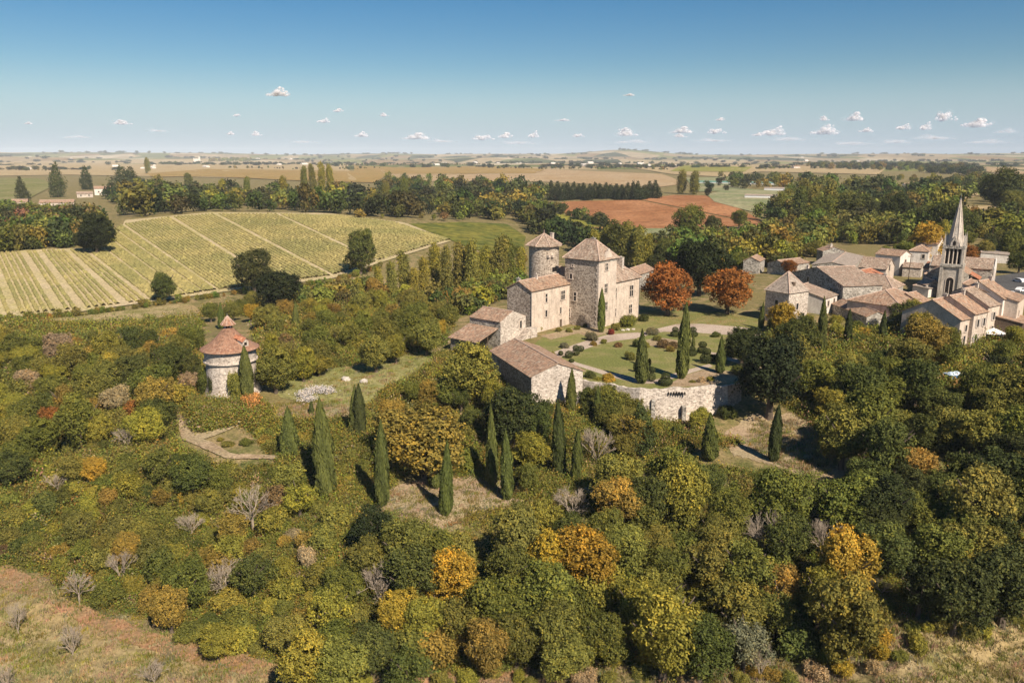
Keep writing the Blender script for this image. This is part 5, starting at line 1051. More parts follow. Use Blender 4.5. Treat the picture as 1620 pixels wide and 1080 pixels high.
# ------------------------------------------------------------------ clumped clipped garden plants
def m_topiary(px, py, parts, label, pal='dark'):
    p = at_z(px, py, .03); t = thing('topiary', label, 'topiary', p, vr.uniform(0, 3)); 
    r = np.random.default_rng(int(px)); 
    for nm, z, rr, fz in parts:
        N = 1400; d = r.normal(0, 1, (N, 3)); d /= np.linalg.norm(d, axis=1, keepdims=True); P = d * np.array([rr, rr, rr * fz]) * r.uniform(.9, 1.02, (N, 1)) + np.array([0, 0, z])
        V, F = quads_at(P, d + r.normal(0, .35, (N, 3)), np.full(N, .085) * r.uniform(.6, 1.3, N) * max(.8, rr), r); o = link(nm, fast_mesh(nm, V, F, np.clip(r.normal(.42, .17, N), 0, 1)), M['leaf'], t); o.color = (*PAL[pal], 1)
B = 'clipped_ball'
TOP = [(887,562,[(B,.5,.55,1)],'smallest clipped box ball nearest the barn roof'),(900,566,[(B,.75,.9,.95)],'clipped box ball at the front of the group by the barn'),(911,562,[(B,.7,.85,.9),('upper_ball',1.7,.75,.8)],'tall two-tiered clipped box in the group by the barn'),(919,556,[(B,.7,.75,.9)],'clipped box ball at the back right of the group by the barn'),(904,573,[(B,.35,.6,.7)],'low clipped box cushion by the barn roof edge'),
 (1052.6,609,[(B,.7,1.35,.62),('upper_tier',1.75,.85,.85)],'broad two-tiered clipped yew in front of the very tall cypress'),(1031,603,[(B,.9,.8,1.1),('upper_tier',2.3,.62,1)],'narrow two-tiered clipped yew behind the stout garden cypress'),(1096,532,[(B,.6,1.25,.6),('upper_tier',1.7,.85,.75)],'two-tiered clipped yew beside the drive'),(1068,532,[(B,.6,1.2,.7),('upper_tier',1.7,.8,.8)],'two-tiered clipped yew left of the very tall cypress top'),(1117,574,[(B,1.0,1.35,.9),('upper_tier',2.5,.9,.8)],'big bell-shaped clipped yew in the middle of the right garden'),(1111,558,[(B,.7,1.1,.7),('upper_tier',1.9,.95,.7)],'rounded two-tiered yew behind the bell-shaped one'),(1094,562,[(B,.6,1.2,.6),('upper_tier',1.5,.8,.7)],'low two-tiered yew right beside the very tall cypress'),(1154,563,[(B,1.0,1.6,.85)],'wide dark clipped block at the right garden edge'),(1144,569,[(B,.5,.8,.8)],'small clipped ball beside the wide dark block'),(1005,588,[(B,1.0,.45,2.2)],'slim clipped pillar left of the stout garden cypress'),(1027,580,[(B,.9,.4,2.2)],'slim clipped pillar behind the stout garden cypress')]
for px, py, pt, lb in TOP: m_topiary(px, py, pt, lb)
GB = [('shrub',1032,523,11,'grey','white-flowering bush behind the stout garden cypress'),('shrub',936.6,531,12,'grey','round grey-green bush at the foot of the keep'),('shrub',892.5,546,8,'grey','low grey cushion bush on the upper lawn'),('shrub',962,597,13,'gold','golden yellow bush beside the garden front path'),('shrub',992,508,15,'green','bright green bush against the east wall of the castle'),('shrub',1019,502,10,'deep','dark rounded bush at the east corner of the castle'),('shrub',849,516,14,'lime','yellow-green bushy tree in front of the west wall of the castle'),('shrub',912,518,6,'olive','climber bush against the keep base'),('shrub',925,514,5,'dark','dark evergreen bush at the keep base'),('shrub',967,525,7,'red','red-leaved bush at the bend of the gravel path'),('shrub',885,521,6,'olive','small bush below the west front windows'),('shrub',998,562,11,'olive','rose bushes on the middle of the lawn'),('shrub',933,592,10,'deep','dark bush left of the golden bush'),('shrub',1110,601,9,'tan','dry straw-coloured border plant by the wall top'),('shrub',1050,543,12,'brown','brown rose bed behind the lawn'),('shrub',1180,565,14,'dark','dark bush at the right path end'),('shrub',1065,545,10,'brown','brown rose bed left of the very tall cypress'),('shrub',873,563,9,'lime','yellow-green border plant behind the barn ridge')]
GB += [('shrub',1023,545,7,'olive','low rose clump at the left end of the rose bed'),('shrub',1060,551,8,'ochre','ochre rose clump at the front of the rose bed'),('shrub',1040,535,7,'olive','olive clump at the back of the rose bed'),('shrub',1128,566,9,'deep','low dark hedge tuft right of the bell-shaped yew'),('shrub',1165,557,13,'deep','rounded deep green bush behind the wide dark block'),('shrub',1178,548,12,'green','green bush at the right rim of the garden'),('shrub',1168,585,13,'deep','deep green bush at the garden edge beside the huge tree'),
 ('shrub',940,543,6,'ochre','low ochre plant beside the gravel path bend'),('shrub',955,540,6,'olive','low olive plant on the lawn side of the gravel path'),('shrub',978,545,7,'brown','brown border plant on the upper lawn edge'),('shrub',1010,543,10,'dark','dark clipped mound behind the stout cypress top'),('shrub',1132,528,8,'deep','small bush at the far side of the drive'),('shrub',1095,604,6,'olive','small olive plant on the wall-top border'),('shrub',1125,599,7,'lime','small lime plant on the wall-top border'),('shrub',900,522,6,'olive','plant at the corner between keep and west wall'),('shrub',975,517,9,'olive','tall plant at the foot of the keep front'),('shrub',945,601,9,'lime','lime bush behind the parapet left of the golden bush')]
for k_, px, py, r_, pal, lb in GB: plant(k_, px, py, r_, pal, lb, 1.3)
for px, py, s, lb in [(985,523,.5,'small pale boulder at the edge of the castle lawn'),(993,522.5,.6,'larger pale boulder in the castle border'),(1002,521.5,.45,'pale boulder nearest the castle east corner'),(576,605,.9,'white boulder on the dovecote meadow'),(547,602,1.0,'white boulder left of the cypress pair'),(897,559,.35,'pale stone beside the path by the barn')]:
    p = G(px, py); v = ICO[0] * np.array([s, s * .8, s * .6]) * (1 + .12 * rng.normal(0, 1, (len(ICO[0]), 1))) + np.array([0, 0, s * .25]); o = link('boulder', fast_mesh('boulder', v, ICO[1]), M['rock']); o.location = p; tag(o, lb, 'boulder')
FWP = [(482,628),(492,622),(505,619),(518,622),(487,635)]
for i, (px, py) in enumerate(FWP):
    p = G(px, py); r = np.random.default_rng(i); N = 700; P = r.normal(0, 1, (N, 3)) * np.array([.8, .6, .3]) + np.array([0, 0, .6]); V, F = quads_at(P, r.normal(0, 1, (N, 3)) + np.array([0,0,.8]), r.uniform(.08, .18, N), r)
    o = link('flowering_shrub', fast_mesh('flowering_shrub', V, F, r.uniform(.3, .8, N)), M['leaf']); o.location = p; o.color = (.56,.52,.50,1); tag(o, ['leftmost white flowering plant of the patch behind the row','white flowering plant in the middle left of the patch','white flowering plant at the top of the patch','white flowering plant at the right of the patch','white flowering plant at the lower left of the patch'][i], 'flowering plant', 'white flowers beside the meadow')
# ------------------------------------------------------------------ woods: individual trees and bushes laid out over the wooded slopes
def smooth_noise(px, py, s, seed):
    return (math.sin(px / s * 1.7 + seed) + math.sin(py / s * 2.9 + seed * 2.1 + math.sin(px / s)) + math.sin((px + 2 * py) / s * .9 + seed * .7)) / 3
def pick(pal, px, py, seed=0):
    names = list(pal); w = []
    for i, n in enumerate(names): w.append(pal[n] * math.exp(1.5 * smooth_noise(px + 137 * i, py * 1.6, 60, seed + i * 2.3)))
    return vr.choices(names, w)[0]
placed = []
for o in COL.objects:
    if o.get('category') in ('tree', 'shrub', 'cypress') and o.parent is None:
        x, y, z = o.location; px, py = proj((x, y, z + 3)); 
KEEP = [[(318,500),(408,500),(408,612),(372,628),(332,626),(318,600)], [(435,606),(520,582),(600,568),(682,556),(686,575),(640,605),(590,625),(470,640)], [(716,512),(745,486),(800,490),(830,520),(828,545),(780,545),(716,535)], [(782,552),(815,536),(905,575),(918,590),(905,630),(850,625),(840,600),(790,560)],
  [(800,450),(840,440),(838,372),(885,372),(895,385),(1015,420),(1015,520),(900,520),(846,530),(804,480)], GP, [(1015,618),(1150,613),(1140,650),(1060,660),(1030,650)], [(1195,660),(1255,665),(1320,700),(1335,735),(1290,755),(1230,735),(1180,705)],
  [(270,640),(292,636),(322,678),(390,660),(392,674),(342,697),(372,717),(445,717),(445,733),(345,735),(282,704)], [(610,775),(720,750),(840,768),(800,798),(700,830),(630,822)], [(1216,450),(1250,430),(1300,415),(1345,425),(1470,410),(1620,410),(1620,525),(1550,535),(1515,525),(1470,480),(1440,490),(1370,498),(1320,480),(1270,500),(1240,490),(1216,475)],
  [(1486,580),(1528,580),(1528,622),(1486,622)], [(1552,515),(1596,515),(1596,556),(1552,556)], [(420,655),(560,645),(560,664),(420,668)], [(0,905),(60,930),(180,985),(320,1030),(460,1062),(500,1080),(0,1080)], [(-50,500),(300,480),(318,492),(300,515),(150,522),(0,520)], [(560,604),(1,1),(1,2)],
  [(1018,440),(1035,425),(1100,425),(1195,440),(1200,520),(1018,505)]]
CYP = [(px, b, t, w) for px, b, t, w, _ in CY]
def clear(px, py, rpx, ry):
    for k in KEEP:
        for dx_, dy_ in ((0,0),(.7,0),(-.7,0),(0,-.7),(0,.6),(.5,-.5),(-.5,-.5)):
            if in_poly(px + dx_ * rpx, py + dy_ * ry, k): return False
    for cx_, b, t, w in CYP:
        if abs(px - cx_) < rpx * .75 + w and t - 3 < py + ry * .3 and py < b + ry * .9 and py > t - ry*.2: return False
    return True
def fill(poly, kinds, rr, pal, n, pack=.62, seed=1):
    xs = [p[0] for p in poly]; ys = [p[1] for p in poly]; c = 0
    for _ in range(n * 14):
        if c >= n: break
        px, py = vr.uniform(min(xs), max(xs)), vr.uniform(min(ys), max(ys))
        if not in_poly(px, py, poly): continue
        k_ = vr.choices(list(kinds), list(kinds.values()))[0]; R = vr.uniform(*rr) * (.75 if k_ == 'shrub' else 1)
        p0 = G(px, py); rpx = R * FPX / zc_of(p0); ry = rpx * .8
        if any((px - a) ** 2 + ((py - b) * 1.35) ** 2 < (pack * (rpx + q)) ** 2 for a, b, q in placed): continue
        if not clear(px, py, rpx, ry): continue
        plant(k_, px, py, rpx, pick(pal, px, py, seed) if k_ != 'bare' else 'tan', None, FORM[k_][4] * vr.uniform(.8, 1.2)); placed.append((px, py, rpx)); c += 1
    print('fill', seed, c)
for k_, px, py, r_, pal, lb, hk in ONE:
    if lb: placed.append((px, py, r_ * .9))
TS_ = {'tree': 5, 'airy': 1.2, 'shrub': 3}; SC = {'tree': 1.2, 'airy': .8, 'shrub': 6, 'bare': .08}
fill([(0,505),(60,498),(150,512),(250,518),(300,505),(312,545),(316,600),(272,636),(282,690),(0,690),(-40,600)], {'tree': 6, 'airy': 1, 'shrub': 1.2}, (2.7,5.0), dict(deep=2, green=3, olive=3, ochre=1.6, lime=2, rust=.2, brown=.15, tan=.25), 72, .5, 1)
fill([(312,498),(400,470),(480,480),(560,470),(640,470),(700,482),(722,500),(700,538),(640,553),(540,578),(460,596),(412,590),(408,540),(330,500)], {'tree': 6, 'airy': .8, 'shrub': 1}, (2.6,4.6), dict(ochre=2.2, olive=4, lime=2.5, green=3, gold=.4, brown=.15, rust=.06), 62, .5, 2)
fill([(0,690),(285,690),(340,735),(445,735),(520,800),(560,830),(540,960),(440,1040),(330,1010),(240,975),(130,935),(60,890),(0,872)], {'tree': 1.3, 'airy': .5, 'shrub': 4, 'bare': .12}, (1.9,3.8), dict(olive=4, lime=4, ochre=1.8, green=3, deep=.9, gold=.8, brown=.2, tan=.3), 100, .55, 3)
fill([(390,670),(560,668),(560,690),(600,740),(545,790),(520,800),(445,735)], {'shrub': 1}, (1.6,2.6), dict(olive=3, lime=2, green=2, ochre=1), 16, .7, 4)
fill([(555,830),(700,838),(850,805),(1000,725),(1100,742),(1250,760),(1310,830),(1400,960),(1330,1000),(1180,1040),(1050,1030),(900,1040),(700,1060),(540,1060),(440,1045),(540,960)], {'tree': 5, 'airy': 1, 'shrub': 1, 'bare': .06}, (2.8,5.0), dict(green=4.5, olive=4, deep=2.5, lime=2, ochre=.6, gold=.3, grey=.4), 72, .55, 5)
fill([(1320,770),(1335,700),(1300,600),(1190,560),(1210,525),(1280,520),(1400,515),(1490,545),(1540,560),(1660,560),(1660,950),(1500,940),(1400,950)], {'tree': 6, 'airy': .6, 'shrub': .5}, (3.2,6.0), dict(dark=2, deep=3.5, green=4, olive=3, lime=1.2, gold=.25, ochre=.3), 105, .55, 6)
fill([(690,560),(770,556),(785,575),(835,612),(850,640),(1020,660),(1010,720),(860,790),(800,750),(640,740),(575,700),(620,645),(680,600)], {'tree': 5, 'shrub': 2, 'airy': .5}, (2.2,4.0), dict(green=3, olive=3, ochre=2, deep=2, lime=1.5, grey=.4), 34, .55, 7)
fill([(560,440),(640,420),(740,400),(835,385),(838,440),(800,470),(740,502),(700,480),(640,468),(560,466)], {'tree': 3, 'shrub': 3}, (2.0,3.6), dict(ochre=2.5, olive=3, green=2, lime=2, gold=.6), 24, .55, 8)
fill([(900,405),(1000,400),(1100,390),(1200,385),(1320,365),(1430,345),(1500,360),(1440,395),(1300,402),(1215,440),(1208,500),(1195,480),(1100,428),(1020,425)], {'tree': 4, 'shrub': 1.5}, (3.0,5.2), dict(green=3, olive=2, lime=2, dark=2, deep=2, ochre=.6, gold=.4, rust=.2), 26, .5, 9)
fill([(1530,375),(1620,365),(1660,420),(1620,405),(1560,400)], {'tree': 3}, (3.0,5.0), dict(green=2, deep=2, dark=2, rust=.4), 10, .55, 10)
fill([(1225,490),(1300,500),(1400,505),(1500,530),(1500,560),(1400,550),(1300,530),(1230,520)], {'tree': 2, 'shrub': 3}, (1.8,3.2), dict(green=2, olive=2, deep=2, lime=1.5, gold=.8), 30, .6, 11)
fill([(440,1040),(700,1062),(1050,1035),(1200,1045),(1420,985),(1520,945),(1620,955),(1620,990),(1480,1000),(1380,1075),(1000,1080),(520,1080)], {'shrub': 4}, (1.2,2.2), dict(olive=2, lime=2, ochre=2, gold=1, tan=1.2, green=1), 34, .8, 12)
fill([(0,690),(285,690),(340,735),(445,735),(520,800),(560,830),(540,960),(440,1040),(330,1010),(240,975),(130,935),(60,890),(0,872)], {'shrub': 1}, (1.3,2.3), dict(olive=4, lime=3, ochre=1.2, green=4, deep=2, gold=.6), 48, .36, 13)
fill([(0,505),(150,512),(312,520),(316,600),(272,636),(282,690),(0,690),(-40,600)], {'shrub': 1}, (1.5,2.4), dict(olive=4, lime=2, ochre=1.4, green=4, deep=2, red=.1), 22, .36, 14)
for px, py, r_, pal in [(1480,505,24,'deep'),(1447,497,22,'lime'),(1503,532,18,'green'),(1600,385,22,'green'),(1614,412,18,'deep'),(1560,395,14,'olive'),(1245,470,22,'lime'),(1240,500,26,'gold'),(1435,500,26,'deep'),(1460,515,24,'lime'),(1530,410,22,'rust'),(1470,385,30,'gold'),(1430,400,20,'green'),(1500,350,30,'dark'),(1525,355,24,'deep'),(1590,555,20,'green'),(1605,530,16,'lime'),(1050,395,20,'deep'),(1090,352,26,'green'),(1128,352,14,'dark'),(1170,345,14,'green'),(1300,330,26,'green'),(1345,330,24,'deep'),(1375,330,22,'dark'),(1420,330,26,'dark'),(1470,345,22,'deep'),(1585,300,26,'dark'),(1600,318,20,'green'),(580,372,10,'deep')]:
    if clear(px, py, r_ * .3, r_ * .3) or True: plant('tree', px, py, r_, pal)

# ------------------------------------------------------------------ masses nobody could count: undergrowth, dry grass, far woods
def scatter(name, pts, rots, scls, cols, proto_me, label=None):
    """points with size, turn and colour; geometry nodes set one clump of leaves on each"""
    me = bpy.data.meshes.new(name); me.vertices.add(len(pts)); me.vertices.foreach_set('co', np.asarray(pts, np.float32).ravel())
    for n, t, a in (('rot', 'FLOAT_VECTOR', rots), ('scl', 'FLOAT_VECTOR', scls), ('col', 'FLOAT_COLOR', cols)):
        at = me.attributes.new(n, t, 'POINT'); at.data.foreach_set('color' if t == 'FLOAT_COLOR' else 'vector', np.asarray(a, np.float32).ravel())
    me.update(); o = link(name, me); proto = bpy.data.objects.new(name + '_clump', proto_me)
    ng = bpy.data.node_groups.new(name + '_scatter', 'GeometryNodeTree'); ng.interface.new_socket('Geometry', in_out='INPUT', socket_type='NodeSocketGeometry'); ng.interface.new_socket('Geometry', in_out='OUTPUT', socket_type='NodeSocketGeometry')
    gi = ng.nodes.new('NodeGroupInput'); go = ng.nodes.new('NodeGroupOutput'); ip = ng.nodes.new('GeometryNodeInstanceOnPoints'); oi = ng.nodes.new('GeometryNodeObjectInfo'); oi.inputs['Object'].default_value = proto; oi.inputs['As Instance'].default_value = True
    def na(n): q = ng.nodes.new('GeometryNodeInputNamedAttribute'); q.data_type = 'FLOAT_VECTOR'; q.inputs['Name'].default_value = n; return q.outputs[0]
    L_ = ng.links.new; L_(gi.outputs[0], ip.inputs['Points']); L_(oi.outputs['Geometry'], ip.inputs['Instance']); er = ng.nodes.new('FunctionNodeEulerToRotation'); L_(na('rot'), er.inputs[0]); L_(er.outputs[0], ip.inputs['Rotation']); L_(na('scl'), ip.inputs['Scale']); L_(ip.outputs[0], go.inputs[0])
    o.modifiers.new('scatter', 'NODES').node_group = ng; return kind(o, 'stuff')
def clump(seed, N, leaf, R, H):
    r = np.random.default_rng(seed); P = r.normal(0, .5, (N, 3)) * np.array([R, R, 0]); P[:, 2] = np.abs(r.normal(0, .5, N)) * H * np.exp(-np.hypot(P[:, 0], P[:, 1]) ** 2 / (R * R)); V, F = quads_at(P, r.normal(0, .8, (N, 3)) + np.array([0, 0, .7]), leaf * r.uniform(.6, 1.3, N), r)
    me = fast_mesh('leaf_clump', V, F, np.clip(r.normal(.42, .16, N), 0, 1)); me.materials.append(M['leaf_inst']); return me
def blades(seed, N, h):
    r = np.random.default_rng(seed); P = r.normal(0, .35, (N, 3)) * np.array([1, 1, 0]); d = r.normal(0, .35, (N, 3)) + np.array([0, 0, 1]); s = np.cross(d, r.normal(0, 1, (N, 3))); s /= np.linalg.norm(s, axis=1, keepdims=True); w = .035; hh = h * r.uniform(.5, 1.2, (N, 1))
    V = np.stack([P - s * w, P + s * w, P + d * hh], 1).reshape(-1, 3); me = fast_mesh('grass_tuft', V, np.arange(3 * N).reshape(N, 3), np.clip(r.normal(.42, .18, N), 0, 1)); me.materials.append(M['leaf_inst']); return me
nr = np.random.default_rng(21)
def ground_points(polys, n, holes=()):
    out = []
    for P in polys:
        xs = [p[0] for p in P]; ys = [p[1] for p in P]; k = int(n * 1.0); px = nr.uniform(min(xs), max(xs), k); py = nr.uniform(min(ys), max(ys), k); m = in_poly(px, py, P)
        for h in holes: m &= ~in_poly(px, py, h)
        out.append(np.stack([px[m], py[m]], 1))
    q = np.concatenate(out); return q, Gv(q[:, 0], q[:, 1])
def colours(q, pal, seed):
    return np.array([(*[c * vr.uniform(.8, 1.25) for c in PAL[pick(pal, x, y, seed)]], 1) for x, y in q])
SCRUB = [[(-60,690),(285,690),(340,735),(445,735),(560,830),(560,1000),(440,1045),(330,1015),(240,985),(130,945),(60,905),(-60,880)], [(390,668),(640,668),(640,740),(560,830),(445,735)], [(540,830),(1000,720),(1320,760),(1680,700),(1680,945),(1500,945),(1400,985),(1180,1045),(700,1066),(440,1050)], [(-60,505),(150,515),(316,500),(316,620),(272,640),(282,690),(-60,690)],
  [(316,490),(560,465),(720,490),(700,545),(540,585),(410,606),(408,540)], [(560,660),(690,556),(770,556),(840,620),(1030,660),(1180,700),(1000,730),(860,800),(640,740)], [(1190,525),(1500,520),(1680,540),(1680,720),(1340,720),(1260,650),(1180,610)], [(285,640),(420,645),(420,665),(330,682),(300,670)]]
HOLE = KEEP[:1] + [KEEP[1], KEEP[3], GP, KEEP[6], KEEP[7], KEEP[8], KEEP[9], KEEP[13], KEEP[14]]
q, P = ground_points(SCRUB, 9000, HOLE); n = len(q)
sc = nr.uniform(.5, 1.25, (n, 1)) * np.ones((1, 3)) * np.clip(np.hypot(P[:, 0], P[:, 1]) / 130, .8, 1.7)[:, None]
half = nr.random(n) < .5
for i, m in enumerate((half, ~half)):
    scatter('undergrowth' if i == 0 else 'bramble_thicket', P[m], np.stack([nr.normal(0, .15, m.sum()), nr.normal(0, .15, m.sum()), nr.uniform(0, 6.28, m.sum())], 1), sc[m], colours(q[m], dict(olive=4, lime=3, green=3, ochre=1.0, deep=1.0, tan=.4), 3 + i), clump(300 + i, 120, .14, 1.3, 1.5 if i else 1.0))
q, P = ground_points([[(-60,880),(60,905),(180,960),(330,1015),(460,1055),(700,1066),(1180,1045),(1400,985),(1500,945),(1680,950),(1680,1100),(-60,1100)]], 6000)
q2, P2 = ground_points([KEEP[1], [(420,640),(560,630),(560,668),(420,672)]], 500); q3, P3_ = ground_points([KEEP[7], [(545,800),(720,745),(850,765),(930,790),(700,840)]], 900); q = np.concatenate([q, q2, q3]); P = np.concatenate([P, P2, P3_]); n = len(q)
scatter('dry_grass', P, np.stack([0 * P[:, 0], 0 * P[:, 0], nr.uniform(0, 6.28, n)], 1), nr.uniform(.6, 1.6, (n, 1)) * np.ones((1, 3)), colours(q, dict(tan=3, olive=2.2, lime=1, grey=.8, green=.6), 9), blades(310, 40, .32))
for px, py, r_ in ((362,701,11),(392,698,13),(424,706,12),(350,694,7)): plant('shrub', px, py, r_, vr.choice(['olive', 'green', 'lime']), None, .8)
q = np.array([(nr.normal(c[0], 34), nr.normal(c[1], 7)) for c in ((1060,503),(1153,505)) for _ in range(260)]); P = Gv(q[:, 0], q[:, 1]); n = len(q)
scatter('fallen_leaves', P, np.stack([0 * P[:, 0], 0 * P[:, 0], nr.uniform(0, 6.28, n)], 1), np.stack([nr.uniform(.6, 1.2, n), nr.uniform(.6, 1.2, n), np.full(n, .06)], 1), colours(q, dict(rust=2, orange=2, tan=1, brown=1), 5), clump(320, 60, .12, 1.6, 1.0))
# far woods: low-polygon trees by the thousand on the plateau and the hills
def far_tree(seed, N):
    L = blob_lobes(seed, 9, r0=.35, r1=.55, bottom=-.5); V, F, sh = crown(L, N, .16, seed + 5, spray=2); V = V * .5 + np.array([0, 0, .52]); me = fast_mesh('far_crown', V, F, sh); me.materials.append(M['leaf_inst']); return me
DARKW = dict(black=2, dark=4, deep=4, green=2.5, olive=1.2, lime=.4, ochre=.08)
def wood(name, P_, n, hgt, pal, seed, jit=.3, line=False):
    if line:
        t = nr.uniform(0, 1, n) * (len(P_) - 1); i = np.minimum(t.astype(int), len(P_) - 2); f = (t - i)[:, None]; A = np.array(P_, float); q = A[i] * (1 - f) + A[i + 1] * f + nr.normal(0, jit, (n, 2)) * np.array([2.5, 1])
        P = Gv(q[:, 0], q[:, 1])
    else: q, P = ground_points([P_], n)
    n = len(q); h = nr.uniform(*hgt, n) * (1 + .25 * nr.normal(0, 1, n).clip(-1, 1)); w = h * nr.uniform(.65, 1.15, n)
    return scatter(name, P, np.stack([nr.normal(0, .1, n), nr.normal(0, .1, n), nr.uniform(0, 6.28, n)], 1), np.stack([w, w, h], 1), colours(q, pal, seed), FT[seed % 4])
FT = [far_tree(400 + s, 420) for s in range(4)]
wood('far_woodland', [(192,300),(240,294),(330,314),(420,320),(480,318),(590,316),(610,288),(690,288),(760,302),(860,306),(850,345),(868,375),(845,372),(800,350),(640,345),(560,342),(520,337),(330,334),(250,342),(195,345),(188,325)], 1400, (8,16), DARKW, 1)
wood('far_woodland', [(-20,345),(40,335),(110,345),(150,355),(175,372),(165,392),(110,392),(30,398),(-20,402)], 420, (6,11), dict(dark=3, deep=2, green=2, brown=.5, ochre=.3, olive=2), 2)
wood('far_woodland', [(160,300),(190,298),(190,330),(172,322)], 26, (7,11), DARKW, 3)
0 and wood('far_woodland', [(90,306),(130,302),(180,312),(150,330),(100,322)], 90, (6,11), DARKW, 3)
wood('far_woodland', [(836,350),(858,345),(890,378),(960,388),(1000,396),(990,404),(930,402),(890,398),(850,374)], 130, (9,14), dict(black=3, dark=4, deep=2), 4)
wood('far_woodland', [(1150,285),(1260,290),(1400,300),(1490,300),(1520,330),(1480,348),(1420,345),(1330,352),(1215,358),(1192,350),(1250,330),(1235,305),(1165,300)], 430, (9,16), dict(dark=3, deep=3, green=3, olive=2, lime=.8), 5)
wood('far_woodland', [(1270,262),(1340,257),(1420,259),(1500,263),(1560,272),(1545,279),(1440,272),(1280,268)], 520, (11,17), DARKW, 6)
wood('far_woodland', [(1500,292),(1560,280),(1640,284),(1640,350),(1600,335),(1540,315)], 260, (8,14), DARKW, 7)
wood('far_woodland', [(1085,300),(1160,285),(1165,300),(1110,312)], 30, (7,11), DARKW, 8)
wood('far_woodland', [(1200,372),(1300,362),(1420,345),(1500,350),(1560,345),(1640,350),(1640,375),(1560,385),(1440,392),(1300,385)], 200, (7,12), dict(deep=2, green=3, olive=2, lime=1.5, ochre=.6, dark=2), 9)
wood('far_woodland', [(330,254),(398,253),(400,256),(330,257)], 90, (16,22), dict(olive=1, lime=1, green=1), 10)
wood('valley_scrub', [(560,345),(640,345),(800,352),(845,372),(800,352),(650,349),(560,347)], 160, (3,6), dict(ochre=1.5, brown=.6, olive=3, green=1), 11)
wood('valley_scrub', [(430,462),(520,470),(560,458),(640,470),(720,470),(840,440),(835,470),(740,502),(640,480),(480,490),(420,485)], 560, (3,7), dict(ochre=2, olive=3, green=2, lime=1, deep=1), 12)
wood('valley_scrub', [(1020,395),(1100,380),(1200,375),(1300,370),(1300,402),(1215,430),(1100,425),(1020,420)], 330, (4,10), dict(green=3, lime=2, olive=2, deep=2), 13)
wood('hedgerow', [(0,510),(130,500),(345,470),(530,447),(600,424)], 200, (1,2.5), dict(olive=2, green=2, ochre=1), 14, .6, True)
for i, (ln, n, jit) in enumerate([([(520,268),(560,268),(600,266)], 22, .4), ([(760,266),(800,267),(860,268),(950,267)], 40, .4), ([(950,267),(1000,266),(1060,270)], 40, .4), ([(20,268),(60,270),(100,268)], 26, .8), ([(360,266),(480,268)], 26, .5), ([(1140,281),(1200,286),(1290,282)], 60, 1.0), ([(1400,285),(1500,288),(1560,281)], 60, 1.2), ([(1195,268),(1250,266)], 60, .6), ([(865,330),(905,344),(960,360)], 40, .5), ([(520,263),(640,261),(760,261)], 110, .4), ([(1040,261),(1190,262)], 70, .4)]):
    wood('hedgerow', ln, n, (4, 9), DARKW, 20 + i, jit, True)
# wooded patches on the distant hills
n = 5200; a = nr.uniform(R_(-48), R_(48), n); d = np.exp(nr.uniform(math.log(2500), math.log(11800), n)); x, y = d * np.sin(a), d * np.cos(a)
mask = (np.sin(x * .0021 + 1) * np.sin(y * .0031 + x * .0008) + .55 * np.sin(x * .0083) * np.sin(y * .0107 + 2) + .35 * nr.normal(0, 1, n)) > .5
x, y, d = x[mask], y[mask], d[mask]; n = len(x); h = nr.uniform(5, 10, n) * (1 + (d - 2500) / 9000); w = nr.uniform(18, 50, n) * (.4 + d / 8000)
scatter('distant_trees', np.stack([x, y, T(x, y) - 2], 1), np.stack([0 * x, 0 * x, nr.uniform(0, 6.28, n)], 1), np.stack([w, w * .8, h * 1.6], 1), np.array([(*[c * vr.uniform(.8, 1.2) for c in PAL[vr.choice(['black', 'dark', 'dark', 'deep'])]], 1) for _ in range(n)]), FT[0])
for i in range(36):                                    # scattered pale farms far away
    dd = math.exp(nr.uniform(math.log(2600), math.log(9000))); aa = nr.uniform(R_(-36), R_(36)); x_, y_ = dd * math.sin(aa), dd * math.cos(aa); p = Vector((x_, y_, float(T(x_, y_)) - .5)); w_ = nr.uniform(6, 11) * (1 + dd / 9000)
    if i == 0:
        FARV, FARF = [], []
    c_, s_ = math.cos(i), math.sin(i); k = len(FARV)
    for lx, ly, lz in [(-1,-.5,0),(1,-.5,0),(1,.5,0),(-1,.5,0),(-1,-.5,.45),(1,-.5,.45),(1,.5,.45),(-1,.5,.45),(-1,0,.7),(1,0,.7)]: FARV.append((p.x + w_ * (lx * c_ - ly * s_), p.y + w_ * (lx * s_ + ly * c_), p.z + w_ * lz))
    FARF += [tuple(k + q_ for q_ in f) for f in ((0,1,5,4),(1,2,6,5),(2,3,7,6),(3,0,4,7),(4,5,9,8),(6,7,8,9),(5,6,9),(7,4,8))]
kind(MB().add(FARV, FARF).build('distant_farms', M['white']), 'stuff')

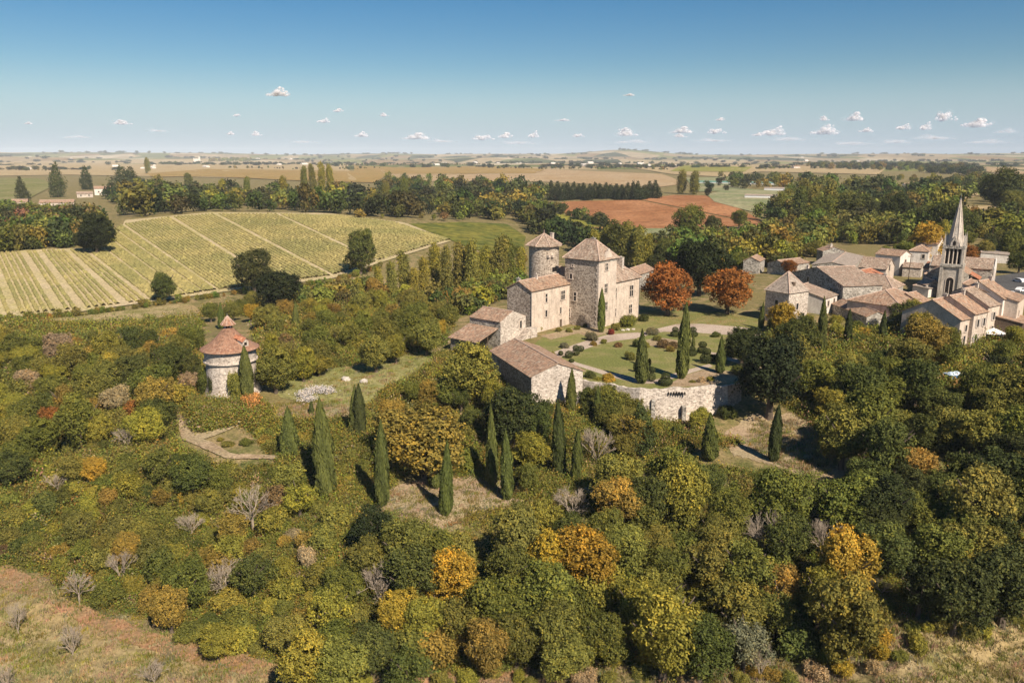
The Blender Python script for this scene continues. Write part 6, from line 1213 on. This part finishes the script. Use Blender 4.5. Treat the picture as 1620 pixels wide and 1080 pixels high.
# ------------------------------------------------------------------ say of every plant which one it is
ORD = ['nearest', 'second', 'third', 'fourth', 'fifth', 'sixth', 'seventh', 'eighth', 'ninth', 'tenth', 'eleventh', 'twelfth']
used = {}; cand = []
def rel(px, py, l):
    dx_, dy_ = px - l[0], (py - l[1]) * 1.6
    return ('right of' if dx_ > 0 else 'left of') if abs(dx_) > abs(dy_) else ('in front of' if dy_ > 0 else 'behind')
for o, desc, px, py in VEG:
    ds = sorted(LM, key=lambda l: math.hypot(px - l[0], (py - l[1]) * 1.6)); cand.append((math.hypot(px - ds[0][0], (py - ds[0][1]) * 1.6), o, desc, px, py, ds))
cand.sort(key=lambda c: c[0]); slots = {}
for dist_, o, desc, px, py, ds in cand:
    best = None
    for l in ds[:3]:
        k = (desc, rel(px, py, l), l[2])
        if best is None or len(slots.get(k, [])) < len(slots.get(best, [])): best = k
    slots.setdefault(best, []).append((o, math.hypot(px - ds[0][0], py - ds[0][1])))
for (desc, r_, lm), lst in slots.items():
    for i, (o, _) in enumerate(lst):
        o['label'] = f"{desc} {r_} {lm}" if len(lst) == 1 else (f"{ORD[i]} {desc} {r_} {lm}" if i < len(ORD) else f"{desc} number {i + 1} counting out {r_} {lm}")
# clouds: by size and by what they hang over
cs = sorted(CL, key=lambda c: c[0]); over = [(0,'the left edge of the plain'),(150,'the cream farmhouse'),(280,'the far ruined castle'),(380,'the vineyard crest'),(500,'the poplars on the left ridge'),(620,'the green crop field'),(760,'the wood left of the castle'),(835,'the round tower'),(910,'the keep'),(985,'the ploughed brown field'),(1070,'the rust chestnuts'),(1180,'the pale pasture'),(1270,'the pyramid-roofed house'),(1370,'the village roofs'),(1460,'the white two-storey house'),(1515,'the church spire'),(1700,'the right edge of the village')]
seen = {}
for px, py, w, h, o in cs:
    lm = min(over, key=lambda t: abs(t[0] - px))[1]; size = 'large' if w >= 26 else 'middling' if w >= 17 else 'small'; hi = 'high' if py < 195 else 'low'; key = f"{size} white cloud floating {hi} above {lm}"
    seen.setdefault(key, []).append(o)
for key, os_ in seen.items():
    for i, o in enumerate(os_): o['label'] = key if len(os_) == 1 else key.replace('cloud', ['cloud, the left one,', 'cloud, the right one,', 'cloud, the far right one,'][i])
# copies too small to show their parts keep only what the photo shows
import collections
print(collections.Counter(o.get('category') for o in COL.objects if o.get('category')).most_common(12), len(COL.objects))
